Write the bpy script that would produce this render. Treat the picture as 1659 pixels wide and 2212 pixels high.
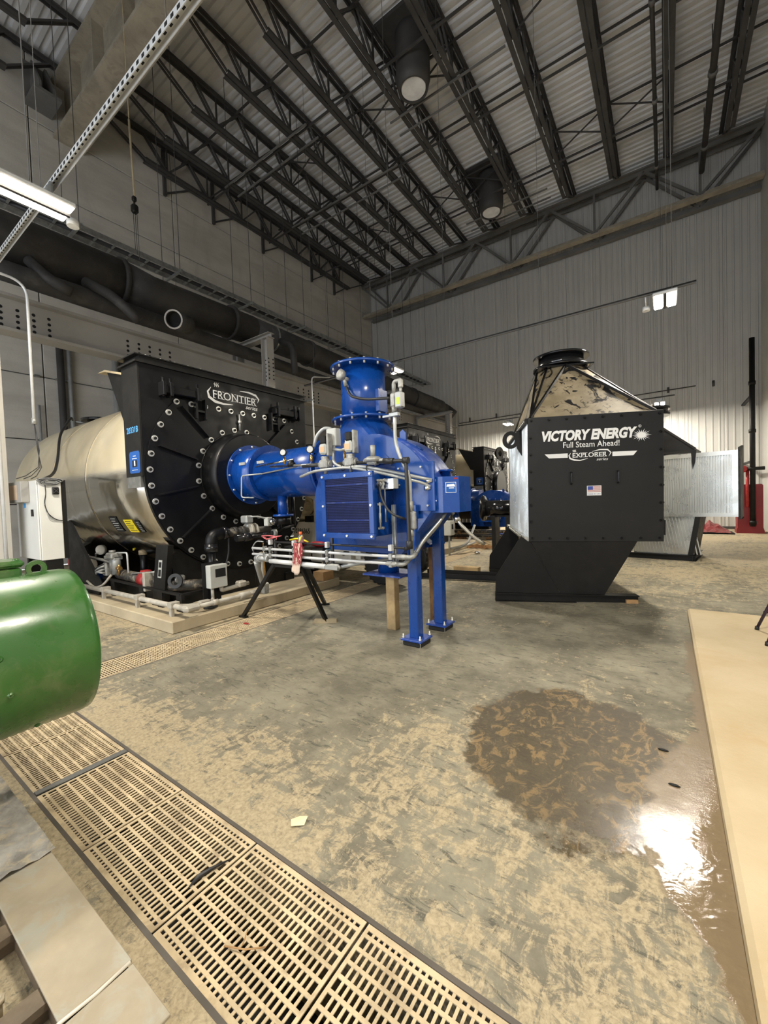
import bpy, math, random
from mathutils import Vector, Matrix
random.seed(7)
for o in list(bpy.data.objects): bpy.data.objects.remove(o)
SC = bpy.context.scene
COL = SC.collection
PI = math.pi

# ------------------------------------------------------------------ camera
YAW, PITCH, ROLL = math.radians(-34.9), math.radians(-1.79), math.radians(-2.0)
fw = Vector((math.sin(YAW)*math.cos(PITCH), math.cos(YAW)*math.cos(PITCH), math.sin(PITCH)))
r0 = Vector((math.cos(YAW), -math.sin(YAW), 0)); u0 = r0.cross(fw)
rt = r0*math.cos(ROLL)+u0*math.sin(ROLL); up = -r0*math.sin(ROLL)+u0*math.cos(ROLL)
cd = bpy.data.cameras.new('camera'); cam = bpy.data.objects.new('camera', cd); COL.objects.link(cam)
M = Matrix((rt, up, -fw)).transposed().to_4x4(); M.translation = (0, 0, 1.6); cam.matrix_world = M
cd.sensor_fit = 'HORIZONTAL'; cd.sensor_width = 36; cd.lens = 874.5/1659*36; cd.clip_start = .05; cd.clip_end = 200
SC.camera = cam
# ------------------------------------------------------------------ world, exposure
w = bpy.data.worlds.new('world'); SC.world = w; w.use_nodes = True
w.node_tree.nodes['Background'].inputs[0].default_value = (.86, .92, 1.0, 1); w.node_tree.nodes['Background'].inputs[1].default_value = 4.3
vs = SC.view_settings; vs.view_transform = 'Standard'; vs.look = 'None'; vs.gamma = 1; vs.use_curve_mapping = False
vs.exposure = 0.0
LAMP_W = 225        # watts of one high-bay fixture
LENS_E = 22         # glow of the fixture lenses
LAMP_ROWS = (-6.0, 1.5, 8.5, 18.4); LAMP_COLS = ((-5.3, .02), (-5.27, .02), (-5.54, .02), (-5.82, -.16)); LAMP_Z = 4.8

# ------------------------------------------------------------------ helpers
class MB:
    def __init__(s): s.v = []; s.f = []; s.s = []
    def add(s, v, f, sm=False):
        n = len(s.v); s.v += [tuple(p) for p in v]; s.f += [tuple(i+n for i in q) for q in f]
        s.s += (sm if isinstance(sm, list) else [sm]*len(f)); return s
    def obox(s, o, x, y, z):
        o, x, y, z = map(Vector, (o, x, y, z))
        if x.cross(y).dot(z) < 0: x, y = y, x
        return s.add([o, o+x, o+x+y, o+y, o+z, o+x+z, o+x+y+z, o+y+z], [(0,3,2,1),(4,5,6,7),(0,1,5,4),(1,2,6,5),(2,3,7,6),(3,0,4,7)])
    def box(s, a, b, c=0):
        a, b = [min(i, j) for i, j in zip(a, b)], [max(i, j) for i, j in zip(a, b)]
        if c <= 0: return s.obox(a, (b[0]-a[0],0,0), (0,b[1]-a[1],0), (0,0,b[2]-a[2]))
        c = min(c, .49*min(b[i]-a[i] for i in range(3)))
        lv = [(a[2], c), (a[2]+c, 0), (b[2]-c, 0), (b[2], c)]; v = []; f = []
        for z, i in lv:
            x0, x1, y0, y1 = a[0]+i, b[0]-i, a[1]+i, b[1]-i; k = c if i == 0 else c*.01
            v += [(x0+k,y0,z),(x1-k,y0,z),(x1,y0+k,z),(x1,y1-k,z),(x1-k,y1,z),(x0+k,y1,z),(x0,y1-k,z),(x0,y0+k,z)]
        for l in range(3):
            for j in range(8): f.append((l*8+j, l*8+(j+1)%8, l*8+8+(j+1)%8, l*8+8+j))
        f.append(tuple(range(7,-1,-1))); f.append(tuple(range(24,32)))
        return s.add(v, f)
    def bar(s, p, q, wd, ht, upv=(0,0,1)):
        p, q = Vector(p), Vector(q); d = q-p; u = Vector(upv); sd = d.cross(u)
        if sd.length < 1e-6: sd = d.cross(Vector((1,0,0)))
        sd.normalize(); u = sd.cross(d).normalized()
        return s.obox(p-sd*wd/2-u*ht/2, d, sd*wd, u*ht)
    def tube(s, pts, r, n=10, closed=False):
        P = [Vector(p) for p in pts]; m = len(P); R = r if isinstance(r, (list, tuple)) else [r]*m
        T = []
        for i in range(m):
            a = P[i]-P[i-1] if i else P[1]-P[0]; b = P[i+1]-P[i] if i < m-1 else P[-1]-P[-2]
            T.append((a.normalized()+b.normalized()).normalized())
        t = T[0]; x = t.orthogonal().normalized(); v = []
        for i in range(m):
            x = (x-T[i]*x.dot(T[i])).normalized(); y = T[i].cross(x)
            k = 1.0
            for j in range(n):
                a = 2*PI*j/n; v.append(P[i]+(x*math.cos(a)+y*math.sin(a))*R[i]*k)
        f = []; sm = []
        for i in range(m-1):
            for j in range(n): f.append((i*n+j, i*n+(j+1)%n, i*n+n+(j+1)%n, i*n+n+j)); sm.append(True)
        f.append(tuple(range(n-1,-1,-1))); f.append(tuple(range((m-1)*n, m*n))); sm += [False, False]
        return s.add(v, f, sm)
    def lathe(s, prof, o, ax, n=32, ref=None, a0=0, a1=None, smooth=True):
        o, ax = Vector(o), Vector(ax).normalized(); x = (Vector(ref) if ref else ax.orthogonal()).normalized(); y = ax.cross(x)
        v = []; full = a1 is None; m = n if full else n+1
        for t, r in prof:
            for j in range(m):
                a = 2*PI*j/n if full else a0+(a1-a0)*j/n
                v.append(o+ax*t+(x*math.cos(a)+y*math.sin(a))*max(r, 1e-4))
        f = []; sm = []
        for i in range(len(prof)-1):
            ds = smooth
            for j in range(n if full else n):
                f.append((i*m+j, i*m+(j+1)%m, i*m+m+(j+1)%m, i*m+m+j)); sm.append(ds and abs(prof[i][0]-prof[i+1][0]) > 1e-6)
        if full:
            if prof[0][1] > 1e-3 and prof[0] != prof[-1]: f.append(tuple(range(n-1,-1,-1))); sm.append(False)
            if prof[-1][1] > 1e-3 and prof[0] != prof[-1]: k = (len(prof)-1)*n; f.append(tuple(range(k, k+n))); sm.append(False)
        return s.add(v, f, sm)
    def cyl(s, p, q, r, n=20, r2=None):
        p, q = Vector(p), Vector(q); return s.lathe([(0, r), ((q-p).length, r if r2 is None else r2)], p, q-p, n)
    def ring(s, o, ax, ri, ro, t, n=32):
        return s.lathe([(0,ri),(0,ro),(t,ro),(t,ri),(0,ri)], o, ax, n)
    def prism(s, poly, o, ux, uy, d, sm=False):
        o, ux, uy, d = map(Vector, (o, ux, uy, d)); A = [o+ux*p[0]+uy*p[1] for p in poly]; n = len(A)
        ar = sum(poly[i][0]*poly[(i+1)%n][1]-poly[(i+1)%n][0]*poly[i][1] for i in range(n))
        if ar*(ux.cross(uy).dot(d)) < 0: A = A[::-1]
        v = A+[a+d for a in A]
        f = [tuple(range(n-1,-1,-1)), tuple(range(n, 2*n))]+[(i, (i+1)%n, n+(i+1)%n, n+i) for i in range(n)]
        return s.add(v, f, [False, False]+[sm]*n)
    def ball(s, c, r, n=12, m=7, sc=(1,1,1)):
        v = []; f = []
        for i in range(m+1):
            b = PI*i/m
            for j in range(n):
                a = 2*PI*j/n; v.append((c[0]+r*sc[0]*math.sin(b)*math.cos(a), c[1]+r*sc[1]*math.sin(b)*math.sin(a), c[2]+r*sc[2]*math.cos(b)))
        for i in range(m):
            for j in range(n): f.append((i*n+j, i*n+n+j, i*n+n+(j+1)%n, i*n+(j+1)%n))
        return s.add(v, f, True)
    def mesh(s, name, mat):
        me = bpy.data.meshes.new(name); me.from_pydata(s.v, [], s.f)
        me.polygons.foreach_set('use_smooth', s.s); me.materials.append(mat); me.update(); return me
    def build(s, name, mat, parent=None, local=False, **k):
        return put(s.mesh(name, mat), name, parent, local, **k)

def put(me, name, parent=None, local=False, loc=None, rot=None, label=None, kind=None):
    o = bpy.data.objects.new(name, me); COL.objects.link(o)
    if parent is not None:
        o.parent = parent
        if not local:
            r = parent
            T = Matrix.Identity(4)
            while r is not None:
                T = r.matrix_basis.inverted() @ T if r.parent is None else T
                r = r.parent
            o.matrix_parent_inverse = T if parent.parent is None else Matrix.Identity(4)
    if loc: o.location = loc
    if rot: o.rotation_euler = rot
    if label: o['label'] = label
    if kind: o['kind'] = kind
    return o
def thing(name, label, cat, loc=(0,0,0), rotz=0, group=None):
    o = bpy.data.objects.new(name, None); COL.objects.link(o); o.empty_display_size = .1
    o.location = loc; o.rotation_euler = (0, 0, rotz); o['label'] = label; o['category'] = cat
    if group: o['group'] = group
    return o
def tag(o, label, cat, group=None, kind=None):
    o['label'] = label; o['category'] = cat
    if group: o['group'] = group
    if kind: o['kind'] = kind
    return o
def struct(o, label=None):
    o['kind'] = 'structure'
    if label: o['label'] = label
    return o
def kids(o): return [c for c in bpy.data.objects if c.parent == o]
def copy_tree(o, parent=None):
    inv = o.matrix_parent_inverse.copy(); c = o.copy(); COL.objects.link(c); c.parent = parent; c.matrix_parent_inverse = inv
    for ch in kids(o): copy_tree(ch, c)
    return c
def bend(pts, r=.06, n=5):
    """polyline with rounded corners"""
    P = [Vector(p) for p in pts]; out = [P[0]]
    for i in range(1, len(P)-1):
        a, b = (P[i-1]-P[i]), (P[i+1]-P[i]); k = min(r, a.length*.48, b.length*.48)
        A, B = P[i]+a.normalized()*k, P[i]+b.normalized()*k
        for j in range(n+1):
            t = j/n; out.append(A*(1-t)**2+P[i]*2*t*(1-t)+B*t*t)
    return out+[P[-1]]
ORD = 'first second third fourth fifth sixth seventh eighth ninth tenth eleventh twelfth thirteenth fourteenth fifteenth sixteenth seventeenth eighteenth'.split()

def text(parent, name, body, o, ux, uy, size, mat, shear=0, bold=0, align='CENTER', local=False, stretch=1, depth=.0015, fit=None):
    cu = bpy.data.curves.new(name, 'FONT'); cu.body = body; cu.size = size; cu.shear = shear; cu.offset = bold*size; cu.extrude = depth
    cu.align_x = align; cu.align_y = 'CENTER'; cu.resolution_u = 3
    t = bpy.data.objects.new(name, cu); COL.objects.link(t)
    me = bpy.data.meshes.new_from_object(t.evaluated_get(bpy.context.evaluated_depsgraph_get())); bpy.data.objects.remove(t)
    ux, uy = Vector(ux).normalized(), Vector(uy).normalized(); X = Matrix((ux, uy, ux.cross(uy))).transposed().to_4x4(); X.translation = o
    if fit: xs = [v.co.x for v in me.vertices]; ys = [v.co.y for v in me.vertices]; me.transform(Matrix.Translation((-(min(xs)+max(xs))/2, -(min(ys)+max(ys))/2, 0))); me.transform(Matrix.Diagonal((fit[0]/(max(xs)-min(xs)), fit[1]/(max(ys)-min(ys)), 1, 1)))
    me.transform(Matrix.Diagonal((stretch, 1, 1, 1))); me.transform(X); me.materials.clear(); me.materials.append(mat)
    return put(me, name, parent, local)

# ------------------------------------------------------------------ materials
def nodes(name):
    m = bpy.data.materials.new(name); m.use_nodes = True; nt = m.node_tree; b = nt.nodes['Principled BSDF']; return m, nt, b
class NB:
    def __init__(s, nt): s.nt = nt; s.co = None
    def n(s, t, **k):
        x = s.nt.nodes.new(t)
        for a, b in k.items(): setattr(x, a, b)
        return x
    def L(s, a, b): s.nt.links.new(a, b)
    def setin(s, sock, v):
        if hasattr(v, 'is_output') or hasattr(v, 'links'): s.L(v, sock)
        else: sock.default_value = v
    def coord(s, kind='Object'):
        if not s.co: s.co = s.n('ShaderNodeTexCoord')
        return s.co.outputs[kind]
    def mapping(s, vec, scale=(1,1,1), rot=(0,0,0), loc=(0,0,0)):
        x = s.n('ShaderNodeMapping'); s.L(vec, x.inputs[0]); x.inputs[1].default_value = loc; x.inputs[2].default_value = rot; x.inputs[3].default_value = scale; return x.outputs[0]
    def noise(s, vec, scale, detail=4, rough=.55, dist=0):
        x = s.n('ShaderNodeTexNoise'); s.L(vec, x.inputs['Vector']); x.inputs['Scale'].default_value = scale; x.inputs['Detail'].default_value = detail
        x.inputs['Roughness'].default_value = rough; x.inputs['Distortion'].default_value = dist; return x.outputs['Fac']
    def math(s, op, a, b=0, c=0, clamp=False):
        x = s.n('ShaderNodeMath', operation=op); x.use_clamp = clamp
        for i, v in enumerate((a, b, c)): s.setin(x.inputs[i], v)
        return x.outputs[0]
    def ramp(s, v, lo, hi, a=0.0, b=1.0, smooth=True):
        x = s.n('ShaderNodeMapRange'); x.interpolation_type = 'SMOOTHSTEP' if smooth else 'LINEAR'
        s.setin(x.inputs[0], v); x.inputs[1].default_value = lo; x.inputs[2].default_value = hi; x.inputs[3].default_value = a; x.inputs[4].default_value = b; return x.outputs[0]
    def mix(s, f, a, b, blend='MIX'):
        x = s.n('ShaderNodeMix', data_type='RGBA', blend_type=blend)
        for i, v in ((0, f), (6, a), (7, b)):
            if isinstance(v, tuple) and len(v) == 3: v = (*v, 1)
            s.setin(x.inputs[i], v)
        return x.outputs[2]
    def sep(s, v):
        x = s.n('ShaderNodeSeparateXYZ'); s.L(v, x.inputs[0]); return x.outputs
    def bump(s, h, st=.3, d=.01):
        x = s.n('ShaderNodeBump'); x.inputs['Strength'].default_value = st; x.inputs['Distance'].default_value = d; s.L(h, x.inputs['Height']); return x.outputs[0]

def mat(name, col, rough=.5, metal=0, var=.12, scale=3, col2=None, amt=.5, bump=0, bscale=40, coat=0, rvar=.08):
    """base colour with a noise drift, optional second colour in patches, optional fine relief"""
    m, nt, b = nodes(name); k = NB(nt); co = k.coord()
    f = k.noise(co, scale, 5, .6); d = tuple(max(0, c*(1-var)) for c in col); e = tuple(min(1, c*(1+var)) for c in col)
    c = k.mix(k.ramp(f, .3, .7), d, e)
    if col2: c = k.mix(k.math('MULTIPLY', k.ramp(k.noise(co, scale*1.7, 6, .65, .6), .48, .68), amt), c, tuple(col2))
    k.L(c, b.inputs['Base Color']); b.inputs['Metallic'].default_value = metal
    k.L(k.ramp(k.noise(co, scale*2.3, 4), .3, .7, max(.02, rough-rvar), min(1, rough+rvar)), b.inputs['Roughness'])
    if coat: b.inputs['Coat Weight'].default_value = coat; b.inputs['Coat Roughness'].default_value = .08
    if bump: k.L(k.bump(k.noise(co, bscale, 3), bump, .004), b.inputs['Normal'])
    return m
def matte(m, v):
    m.node_tree.nodes['Principled BSDF'].inputs['Specular IOR Level'].default_value = v; return m
def emit(name, col, st):
    m, nt, b = nodes(name); b.inputs['Base Color'].default_value = (*col, 1); b.inputs['Emission Color'].default_value = (*col, 1); b.inputs['Emission Strength'].default_value = st; return m

m_black = mat('black_paint', (.0055, .0055, .0062), .36, var=.2, scale=2)
m_gloss = mat('gloss_black_paint', (.01, .01, .011), .16, var=.2, scale=2)
m_flat = mat('flat_black_paint', (.0075, .0072, .007), .5, var=.2, scale=2, col2=(.02, .018, .015), amt=.3)
matte(m_black, .3); matte(m_flat, .3)
m_blue = mat('blue_paint', (.003, .05, .265), .28, var=.06, scale=1.5, coat=.3)
m_bluedk = mat('screen_blue', (.004, .014, .11), .4, scale=6)
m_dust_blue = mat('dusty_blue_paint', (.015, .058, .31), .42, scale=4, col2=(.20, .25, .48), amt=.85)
m_green = mat('green_enamel', (.035, .135, .022), .3, var=.12, scale=3, col2=(.16, .20, .09), amt=.45, bump=.06, bscale=130, coat=.35)
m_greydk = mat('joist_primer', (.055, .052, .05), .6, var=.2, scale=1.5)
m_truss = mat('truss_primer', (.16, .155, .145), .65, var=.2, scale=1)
m_beige = mat('fireproofed_beam', (.36, .32, .25), .9, var=.16, scale=2, col2=(.24, .21, .17), amt=.6, bump=.4, bscale=25)
m_steel = mat('galvanized_steel', (.38, .39, .38), .38, .85, var=.2, scale=9)
m_cond = mat('grey_conduit', (.38, .39, .38), .42, .35, var=.1, scale=6)
m_condd = mat('dusty_conduit', (.42, .39, .33), .6, .2, var=.15, scale=9)
m_white = mat('white_conduit', (.64, .65, .65), .4, .15, var=.08, scale=6)
m_cast = mat('cast_aluminium', (.33, .33, .31), .5, .4, var=.2, scale=22, bump=.25, bscale=90)
m_chrome = mat('bright_metal', (.75, .75, .73), .2, 1, var=.08, scale=12)
m_brass = mat('brass', (.6, .36, .12), .3, .9, scale=20)
m_bolt = mat('zinc_bolt', (.7, .7, .66), .35, .6, var=.15, scale=30)
m_hole = mat('dark_hole', (.006, .006, .006), .9)
m_greybox = mat('grey_enamel', (.47, .48, .45), .4, var=.06, scale=3)
m_cab = mat('white_cabinet_enamel', (.68, .68, .64), .4, var=.04, scale=2)
m_yellow = mat('yellow_label', (.8, .64, .02), .5, var=.04)
m_red = mat('red_paint', (.33, .02, .02), .4, var=.2, scale=8)
m_barrier = mat('barrier_red_plastic', (.24, .008, .012), .45, var=.12, scale=2)
m_whitep = mat('white_vinyl', (.85, .85, .83), .45, var=.02)
m_lblue = mat('label_blue', (.01, .09, .36), .35, var=.05)
m_fblue = mat('flag_blue', (.04, .08, .36), .5, var=.04); m_fred = mat('flag_red', (.42, .06, .07), .5, var=.04)
m_tape = mat('blue_tape', (.08, .35, .75), .6)
m_gaug = mat('gauge_face', (.45, .45, .43), .3, var=.02)
m_rubber = mat('black_rubber', (.012, .012, .012), .55, var=.2, scale=8)
m_cable = mat('black_cable', (.02, .02, .022), .5)
m_lift = mat('lift_grey_paint', (.74, .71, .62), .45, var=.1, scale=2)
m_card = mat('cardboard', (.42, .25, .11), .8, var=.12, scale=9)
m_duct = mat('duct_black_wrap', (.035, .033, .032), .7, var=.35, scale=1.2, col2=(.075, .07, .066), amt=.6, bump=.3, bscale=6)
m_girder = mat('girder_grey', (.34, .325, .30), .6, var=.12, scale=.8)
m_olive = mat('dusty_tan_paint', (.36, .29, .18), .7, var=.2, scale=4)

# ------------------------------------------------------------------ structure materials
def concrete(name, c1, c2, c3, sc=1.0, bands=True, rough=.75):
    m, nt, b = nodes(name); k = NB(nt); co = k.coord()
    v = k.mapping(co, (.35*sc, .35*sc, 1.5*sc)) if bands else co
    c = k.mix(k.ramp(k.noise(v, 1.4, 6, .6), .3, .7), c1, c2)
    c = k.mix(k.math('MULTIPLY', k.ramp(k.noise(k.mapping(co, (1, 1, .25)), .9*sc, 6, .65, .4), .5, .75), .6), c, c3)
    k.L(c, b.inputs['Base Color']); b.inputs['Roughness'].default_value = rough
    k.L(k.bump(k.noise(co, 18*sc, 5), .25, .01), b.inputs['Normal']); return m
m_wallc = concrete('precast_concrete', (.46, .44, .395), (.58, .555, .50), (.34, .325, .29))
m_wallp = mat('wall_liner_panel', (.53, .525, .50), .5, var=.05, scale=.6)
m_deck = mat('roof_deck_steel', (.74, .74, .75), .5, .1, var=.1, scale=.5)

def floor_mat():
    m, nt, b = nodes('dusty_concrete_floor'); k = NB(nt); co = k.coord(); xyz = k.sep(co); X, Y = xyz[0], xyz[1]
    big = k.noise(co, .5, 5, .6, .3)
    va = k.noise(k.mapping(co, (2.3, 1.0, 1), (0, 0, .6)), 5.2, 9, .78, .9); vb = k.noise(k.mapping(co, (1.0, 2.4, 1), (0, 0, -.5)), 4.8, 9, .78, 1.0)
    st = k.math('MULTIPLY', k.math('ADD', va, vb), .5)                            # trodden, scuffed dust
    st2 = k.noise(k.mapping(co, (1.1, 4.5, 1), (0, 0, -.25)), 4.5, 9, .75, 1.0)
    fine = k.noise(co, 46, 6, .75, .6)
    grey = k.mix(k.ramp(k.noise(co, 1.6, 9, .72), .32, .68), (.135, .122, .088), (.30, .275, .20))
    grey = k.mix(k.math('MULTIPLY', k.ramp(st2, .54, .62), .8), grey, (.075, .072, .055))
    tan = k.mix(k.ramp(fine, .3, .7), (.32, .26, .16), (.50, .41, .265))
    # dust lies thick beside the trench, on the trodden patch by the puddle and in the far aisle
    near = k.ramp(Y, 2.0, 1.15); by = k.ramp(k.math('SQRT', k.math('ADD', k.math('POWER', k.math('ADD', X, .35), 2), k.math('POWER', k.math('SUBTRACT', Y, 1.9), 2))), 2.1, .6)
    far = k.ramp(Y, 5.2, 10.0, 0, .9); corner = k.math('MULTIPLY', k.ramp(X, -4.1, -4.9), k.ramp(Y, 1.3, 2.2))
    dens = k.math('MAXIMUM', k.math('MAXIMUM', k.math('MULTIPLY', near, .95), k.math('MULTIPLY', by, .75)), k.math('MAXIMUM', far, k.math('MULTIPLY', corner, .8)))
    thr = k.math('ADD', k.math('MULTIPLY', st, .75), k.math('MULTIPLY', big, .25))
    tanm = k.ramp(k.math('ADD', thr, k.math('MULTIPLY', dens, .085)), .535, .585)
    tanm = k.math('MULTIPLY', tanm, k.ramp(fine, .30, .48, .4, 1))
    dry = k.mix(tanm, grey, tan)
    # wet patch: a blob plus a strip along the right-hand plinth
    wob = k.math('MULTIPLY', k.math('SUBTRACT', k.noise(co, 1.9, 9, .7), .5), 1.5)
    ex = k.math('POWER', k.math('ABSOLUTE', k.math('DIVIDE', k.math('ADD', X, .50), .64)), 2.6); ey = k.math('POWER', k.math('ABSOLUTE', k.math('DIVIDE', k.math('SUBTRACT', Y, k.math('SUBTRACT', 2.62, k.math('MULTIPLY', X, .12))), .76)), 2.6)
    e = k.math('POWER', k.math('ADD', ex, ey), .385)
    e1 = k.math('ADD', e, wob)
    edge = k.math('ADD', .07, k.math('MULTIPLY', .22, k.math('MULTIPLY', k.ramp(Y, 1.62, 2.05), k.ramp(Y, 3.3, 2.5))))
    sx = k.math('ADD', k.math('SUBTRACT', k.math('SUBTRACT', .2, X), edge), k.math('MULTIPLY', wob, .3))
    strip = k.math('MULTIPLY', k.ramp(sx, .03, -.02), k.ramp(Y, 5.6, 5.0))
    wet = k.math('MAXIMUM', k.ramp(e1, 1.05, .9), strip)
    mud = k.mix(k.ramp(k.noise(k.mapping(co, (1.6, 1.1, 1), (0, 0, .4)), 6.5, 9, .72, 1.3), .50, .60), (.062, .047, .026), (.27, .175, .072))
    mud = k.mix(k.ramp(big, .35, .62), k.mix(.55, mud, (.075, .058, .033)), mud)
    mud = k.mix(strip, mud, (.20, .145, .085))
    c = k.mix(k.math('MULTIPLY', wet, .9), dry, mud)
    k.L(c, b.inputs['Base Color'])
    film = k.math('MULTIPLY', wet, k.ramp(k.math('ADD', k.math('SUBTRACT', Y, k.math('MULTIPLY', X, 1.6)), wob), 3.2, 2.0))
    k.L(k.math('SUBTRACT', .72, k.math('ADD', k.math('MULTIPLY', wet, .33), k.math('MULTIPLY', film, .335)), clamp=True), b.inputs['Roughness'])
    ripple = k.math('MULTIPLY', k.math('MULTIPLY', k.noise(co, 9, 3, .5, .8), film), .5)
    h = k.math('ADD', k.math('MULTIPLY', k.math('ADD', k.math('MULTIPLY', st, .9), k.math('MULTIPLY', fine, .4)), k.math('SUBTRACT', 1, k.math('MULTIPLY', film, .92))), ripple)
    k.L(k.bump(h, .35, .012), b.inputs['Normal']); return m
m_floor = floor_mat()
m_plinth = concrete('plinth_concrete', (.40, .33, .22), (.52, .44, .30), (.30, .25, .17), 2, False)
m_plinthr = concrete('dusty_plinth_concrete', (.50, .39, .23), (.60, .49, .32), (.50, .34, .17), 2, False)
m_grate = mat('dusty_cast_grate', (.58, .46, .29), .7, var=.2, scale=5, col2=(.24, .17, .10), amt=.5)
m_gratef = mat('grate_frame_steel', (.10, .085, .07), .6, var=.2)
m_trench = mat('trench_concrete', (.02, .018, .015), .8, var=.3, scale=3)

XL, XR, YB, YF, ZT = -14.6, 2.95, 20.3, -8.0, 14.5
# floor with two open trenches
G0, G1 = .67, 1.16          # near trench, along X
H0, H1 = -4.87, -4.38       # far trench, along Y
fb = MB()
def frect(x0, y0, x1, y1): fb.add([(x0,y0,0),(x1,y0,0),(x1,y1,0),(x0,y1,0)], [(0,1,2,3)])
frect(XL, YF, XR, G0); frect(XL, G0, H0, G1); frect(XL, G1, H0, YB); frect(H1, G1, XR, YB)
for (a, b, c, d) in ((H0,G0,XR,G0),(XR,G1,H1,G1),(H1,G1,H1,YB),(H0,YB,H0,G0)): fb.add([(a,b,0),(a,b,-.6),(c,d,-.6),(c,d,0)], [(0,1,2,3)])
fl = struct(fb.build('floor', m_floor))
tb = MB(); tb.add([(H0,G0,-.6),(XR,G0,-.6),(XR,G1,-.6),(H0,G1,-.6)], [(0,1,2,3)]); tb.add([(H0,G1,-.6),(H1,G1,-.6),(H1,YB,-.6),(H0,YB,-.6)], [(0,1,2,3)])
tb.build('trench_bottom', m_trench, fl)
# left wall: precast panels with recessed joints
wl = struct(MB().box((XL-.3, YF-.3, 0), (XL-.06, YB+.3, ZT+.4)).build('wall_left', mat('joint_dark', (.07, .065, .06), .9)))
pm = {}
for i in range(7):
    for j in range(8):
        y0 = YF+i*4.043; z0 = j*1.8125
        me = pm.get('p') or MB().box((0, .012, .012), (.06, 4.03, 1.80), .012).mesh('wall_panel', m_wallc); pm['p'] = me
        put(me, 'wall_panel', wl, loc=(XL-.06, y0, z0))
# back wall: ribbed liner panels
wb = struct(MB().box((XL-.06, YB+.06, 0), (XR+.3, YB+.3, ZT+.4)).build('wall_back', m_wallp))
npan = 16; pw = (XR-XL)/npan
pr = []; nr = 5
pr.append((.006, 0))
for q in range(nr):
    a = pw*(q+.2)/nr; s_ = pw/nr*.3
    pr += [(a, 0), (a+s_*.3, -.022), (a+s_*.9, -.022), (a+s_*1.2, 0)]
pr += [(pw-.006, 0), (pw-.006, .05), (.006, .05)]
mp = MB().prism(pr, (0, 0, 0), (1,0,0), (0,1,0), (0,0,ZT)).mesh('wall_panel', m_wallp)
for i in range(npan): put(mp, 'wall_panel', wb, loc=(XL+i*pw, YB+.01, 0))
wr = struct(MB().box((XR, YF-.3, 0), (XR+.3, YB+.06, ZT+.4)).build('wall_right', m_wallp))
for i in range(24): put(MB().box((-.03, .008, 0), (0, 1.17, ZT)).mesh('wall_panel', m_wallp) if i == 0 else pm['r'], 'wall_panel', wr, loc=(XR, YB-1.18-i*1.18, 0)); pm['r'] = wr.children[0].data if i == 0 else pm['r']
# wall behind the camera with a wide roll-up doorway open to daylight
D0, D1, DZ = -11.5, 1.8, 6.5
struct(MB().box((XL-.06, YF-.3, 0), (D0, YF, ZT)).box((D1, YF-.3, 0), (XR, YF, ZT)).box((D0, YF-.3, DZ), (D1, YF, ZT)).box((XL-.06, YF-.3, ZT), (XR, YF, ZT+.4)).build('wall_front', m_wallp))
pd = bpy.data.lights.new('door_portal', 'AREA'); pd.shape = 'RECTANGLE'; pd.size = D1-D0; pd.size_y = DZ; pd.cycles.is_portal = True
po = bpy.data.objects.new('door_portal', pd); COL.objects.link(po); po.location = ((D0+D1)/2, YF-.1, DZ/2); po.rotation_euler = (PI/2, 0, 0)
struct(MB().box((XL-.01, YB-.03, 0), (XR, YB-.0125, .1)).build('baseboard_back', m_greydk))
# roof deck, flutes along X
dk = []; P_ = .24; y = YF
while y < YB: dk += [(y, 0), (y+.10, 0), (y+.13, .06), (y+.21, .06)]; y += P_
dk = dk+[(YB, 0), (YB, .2), (YF, .2)]
ce = struct(MB().prism(dk, (XL-.06, 0, ZT), (0,1,0), (0,0,1), (XR-XL+.06, 0, 0)).build('ceiling', m_deck))

# concrete plinths
def plinth(name, a, b, label, mt, c=.012): return tag(MB().box(a, b, c).build(name, mt), label, 'plinth')
plinth('concrete_plinth', (-12.6, 2.57, 0), (-5.08, 5.74, .157), 'low concrete plinth under the nearest black boiler', m_plinth)
plinth('concrete_plinth', (-12.6, 9.4, 0), (-5.08, 12.75, .157), 'low concrete plinth under the middle boiler, behind the blue burner', m_plinth)
plinth('concrete_plinth', (-12.6, 16.2, 0), (-5.08, 19.6, .157), 'low concrete plinth under the farthest boiler by the back wall', m_plinth)
plinth('concrete_plinth', (.205, -4, 0), (XR-.04, 6.30, .1), 'dusty tan concrete plinth along the right edge, beside the puddle', m_plinthr, .02)

# ------------------------------------------------------------------ trench grates
def grate_mesh(L, W):
    m = MB(); t = .03; z0 = -.0065; z1 = -.002
    e = .02
    for y0 in (0, W-e): m.box((.003, y0, z0), (L-.003, y0+e, z1))
    for x0 in (.003, L-.003-.014): m.box((x0, e, z0), (x0+.014, W-e, z1))
    rows = [.05]+[.05+.0495*i for i in range(1, 9)]
    ys = [W/2+(i-4)*.0495 for i in range(9)]
    for yy in ys: m.box((.017, yy-.0065, z0), (L-.017, yy+.0065, z1))
    n = 25; px_ = (L-.034)/n
    for i in range(1, n):
        x = .017+i*px_
        m.box((x-.0053, e, z0), (x+.0053, W-e, z1-.001))
    return m.mesh('grate_panel', m_grate)
gm = grate_mesh(.655, .475)
def grate(x, y, rz, label):
    o = put(gm, 'trench_grate'); o.location = (x, y, 0); o.rotation_euler = (0, 0, rz); tag(o, label, 'grate', 'cast trench grates'); return o
for i in range(9):
    x0 = -4.242+i*.66+.0
    if i < 6: nm = f'slotted tan trench grate, {ORD[i]} along the near trench from the green motor'
    else: nm = f'slotted tan trench grate at the right end of the near trench, {ORD[i]} from the motor'
    grate(x0, G0+.0075, 0, nm)
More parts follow.
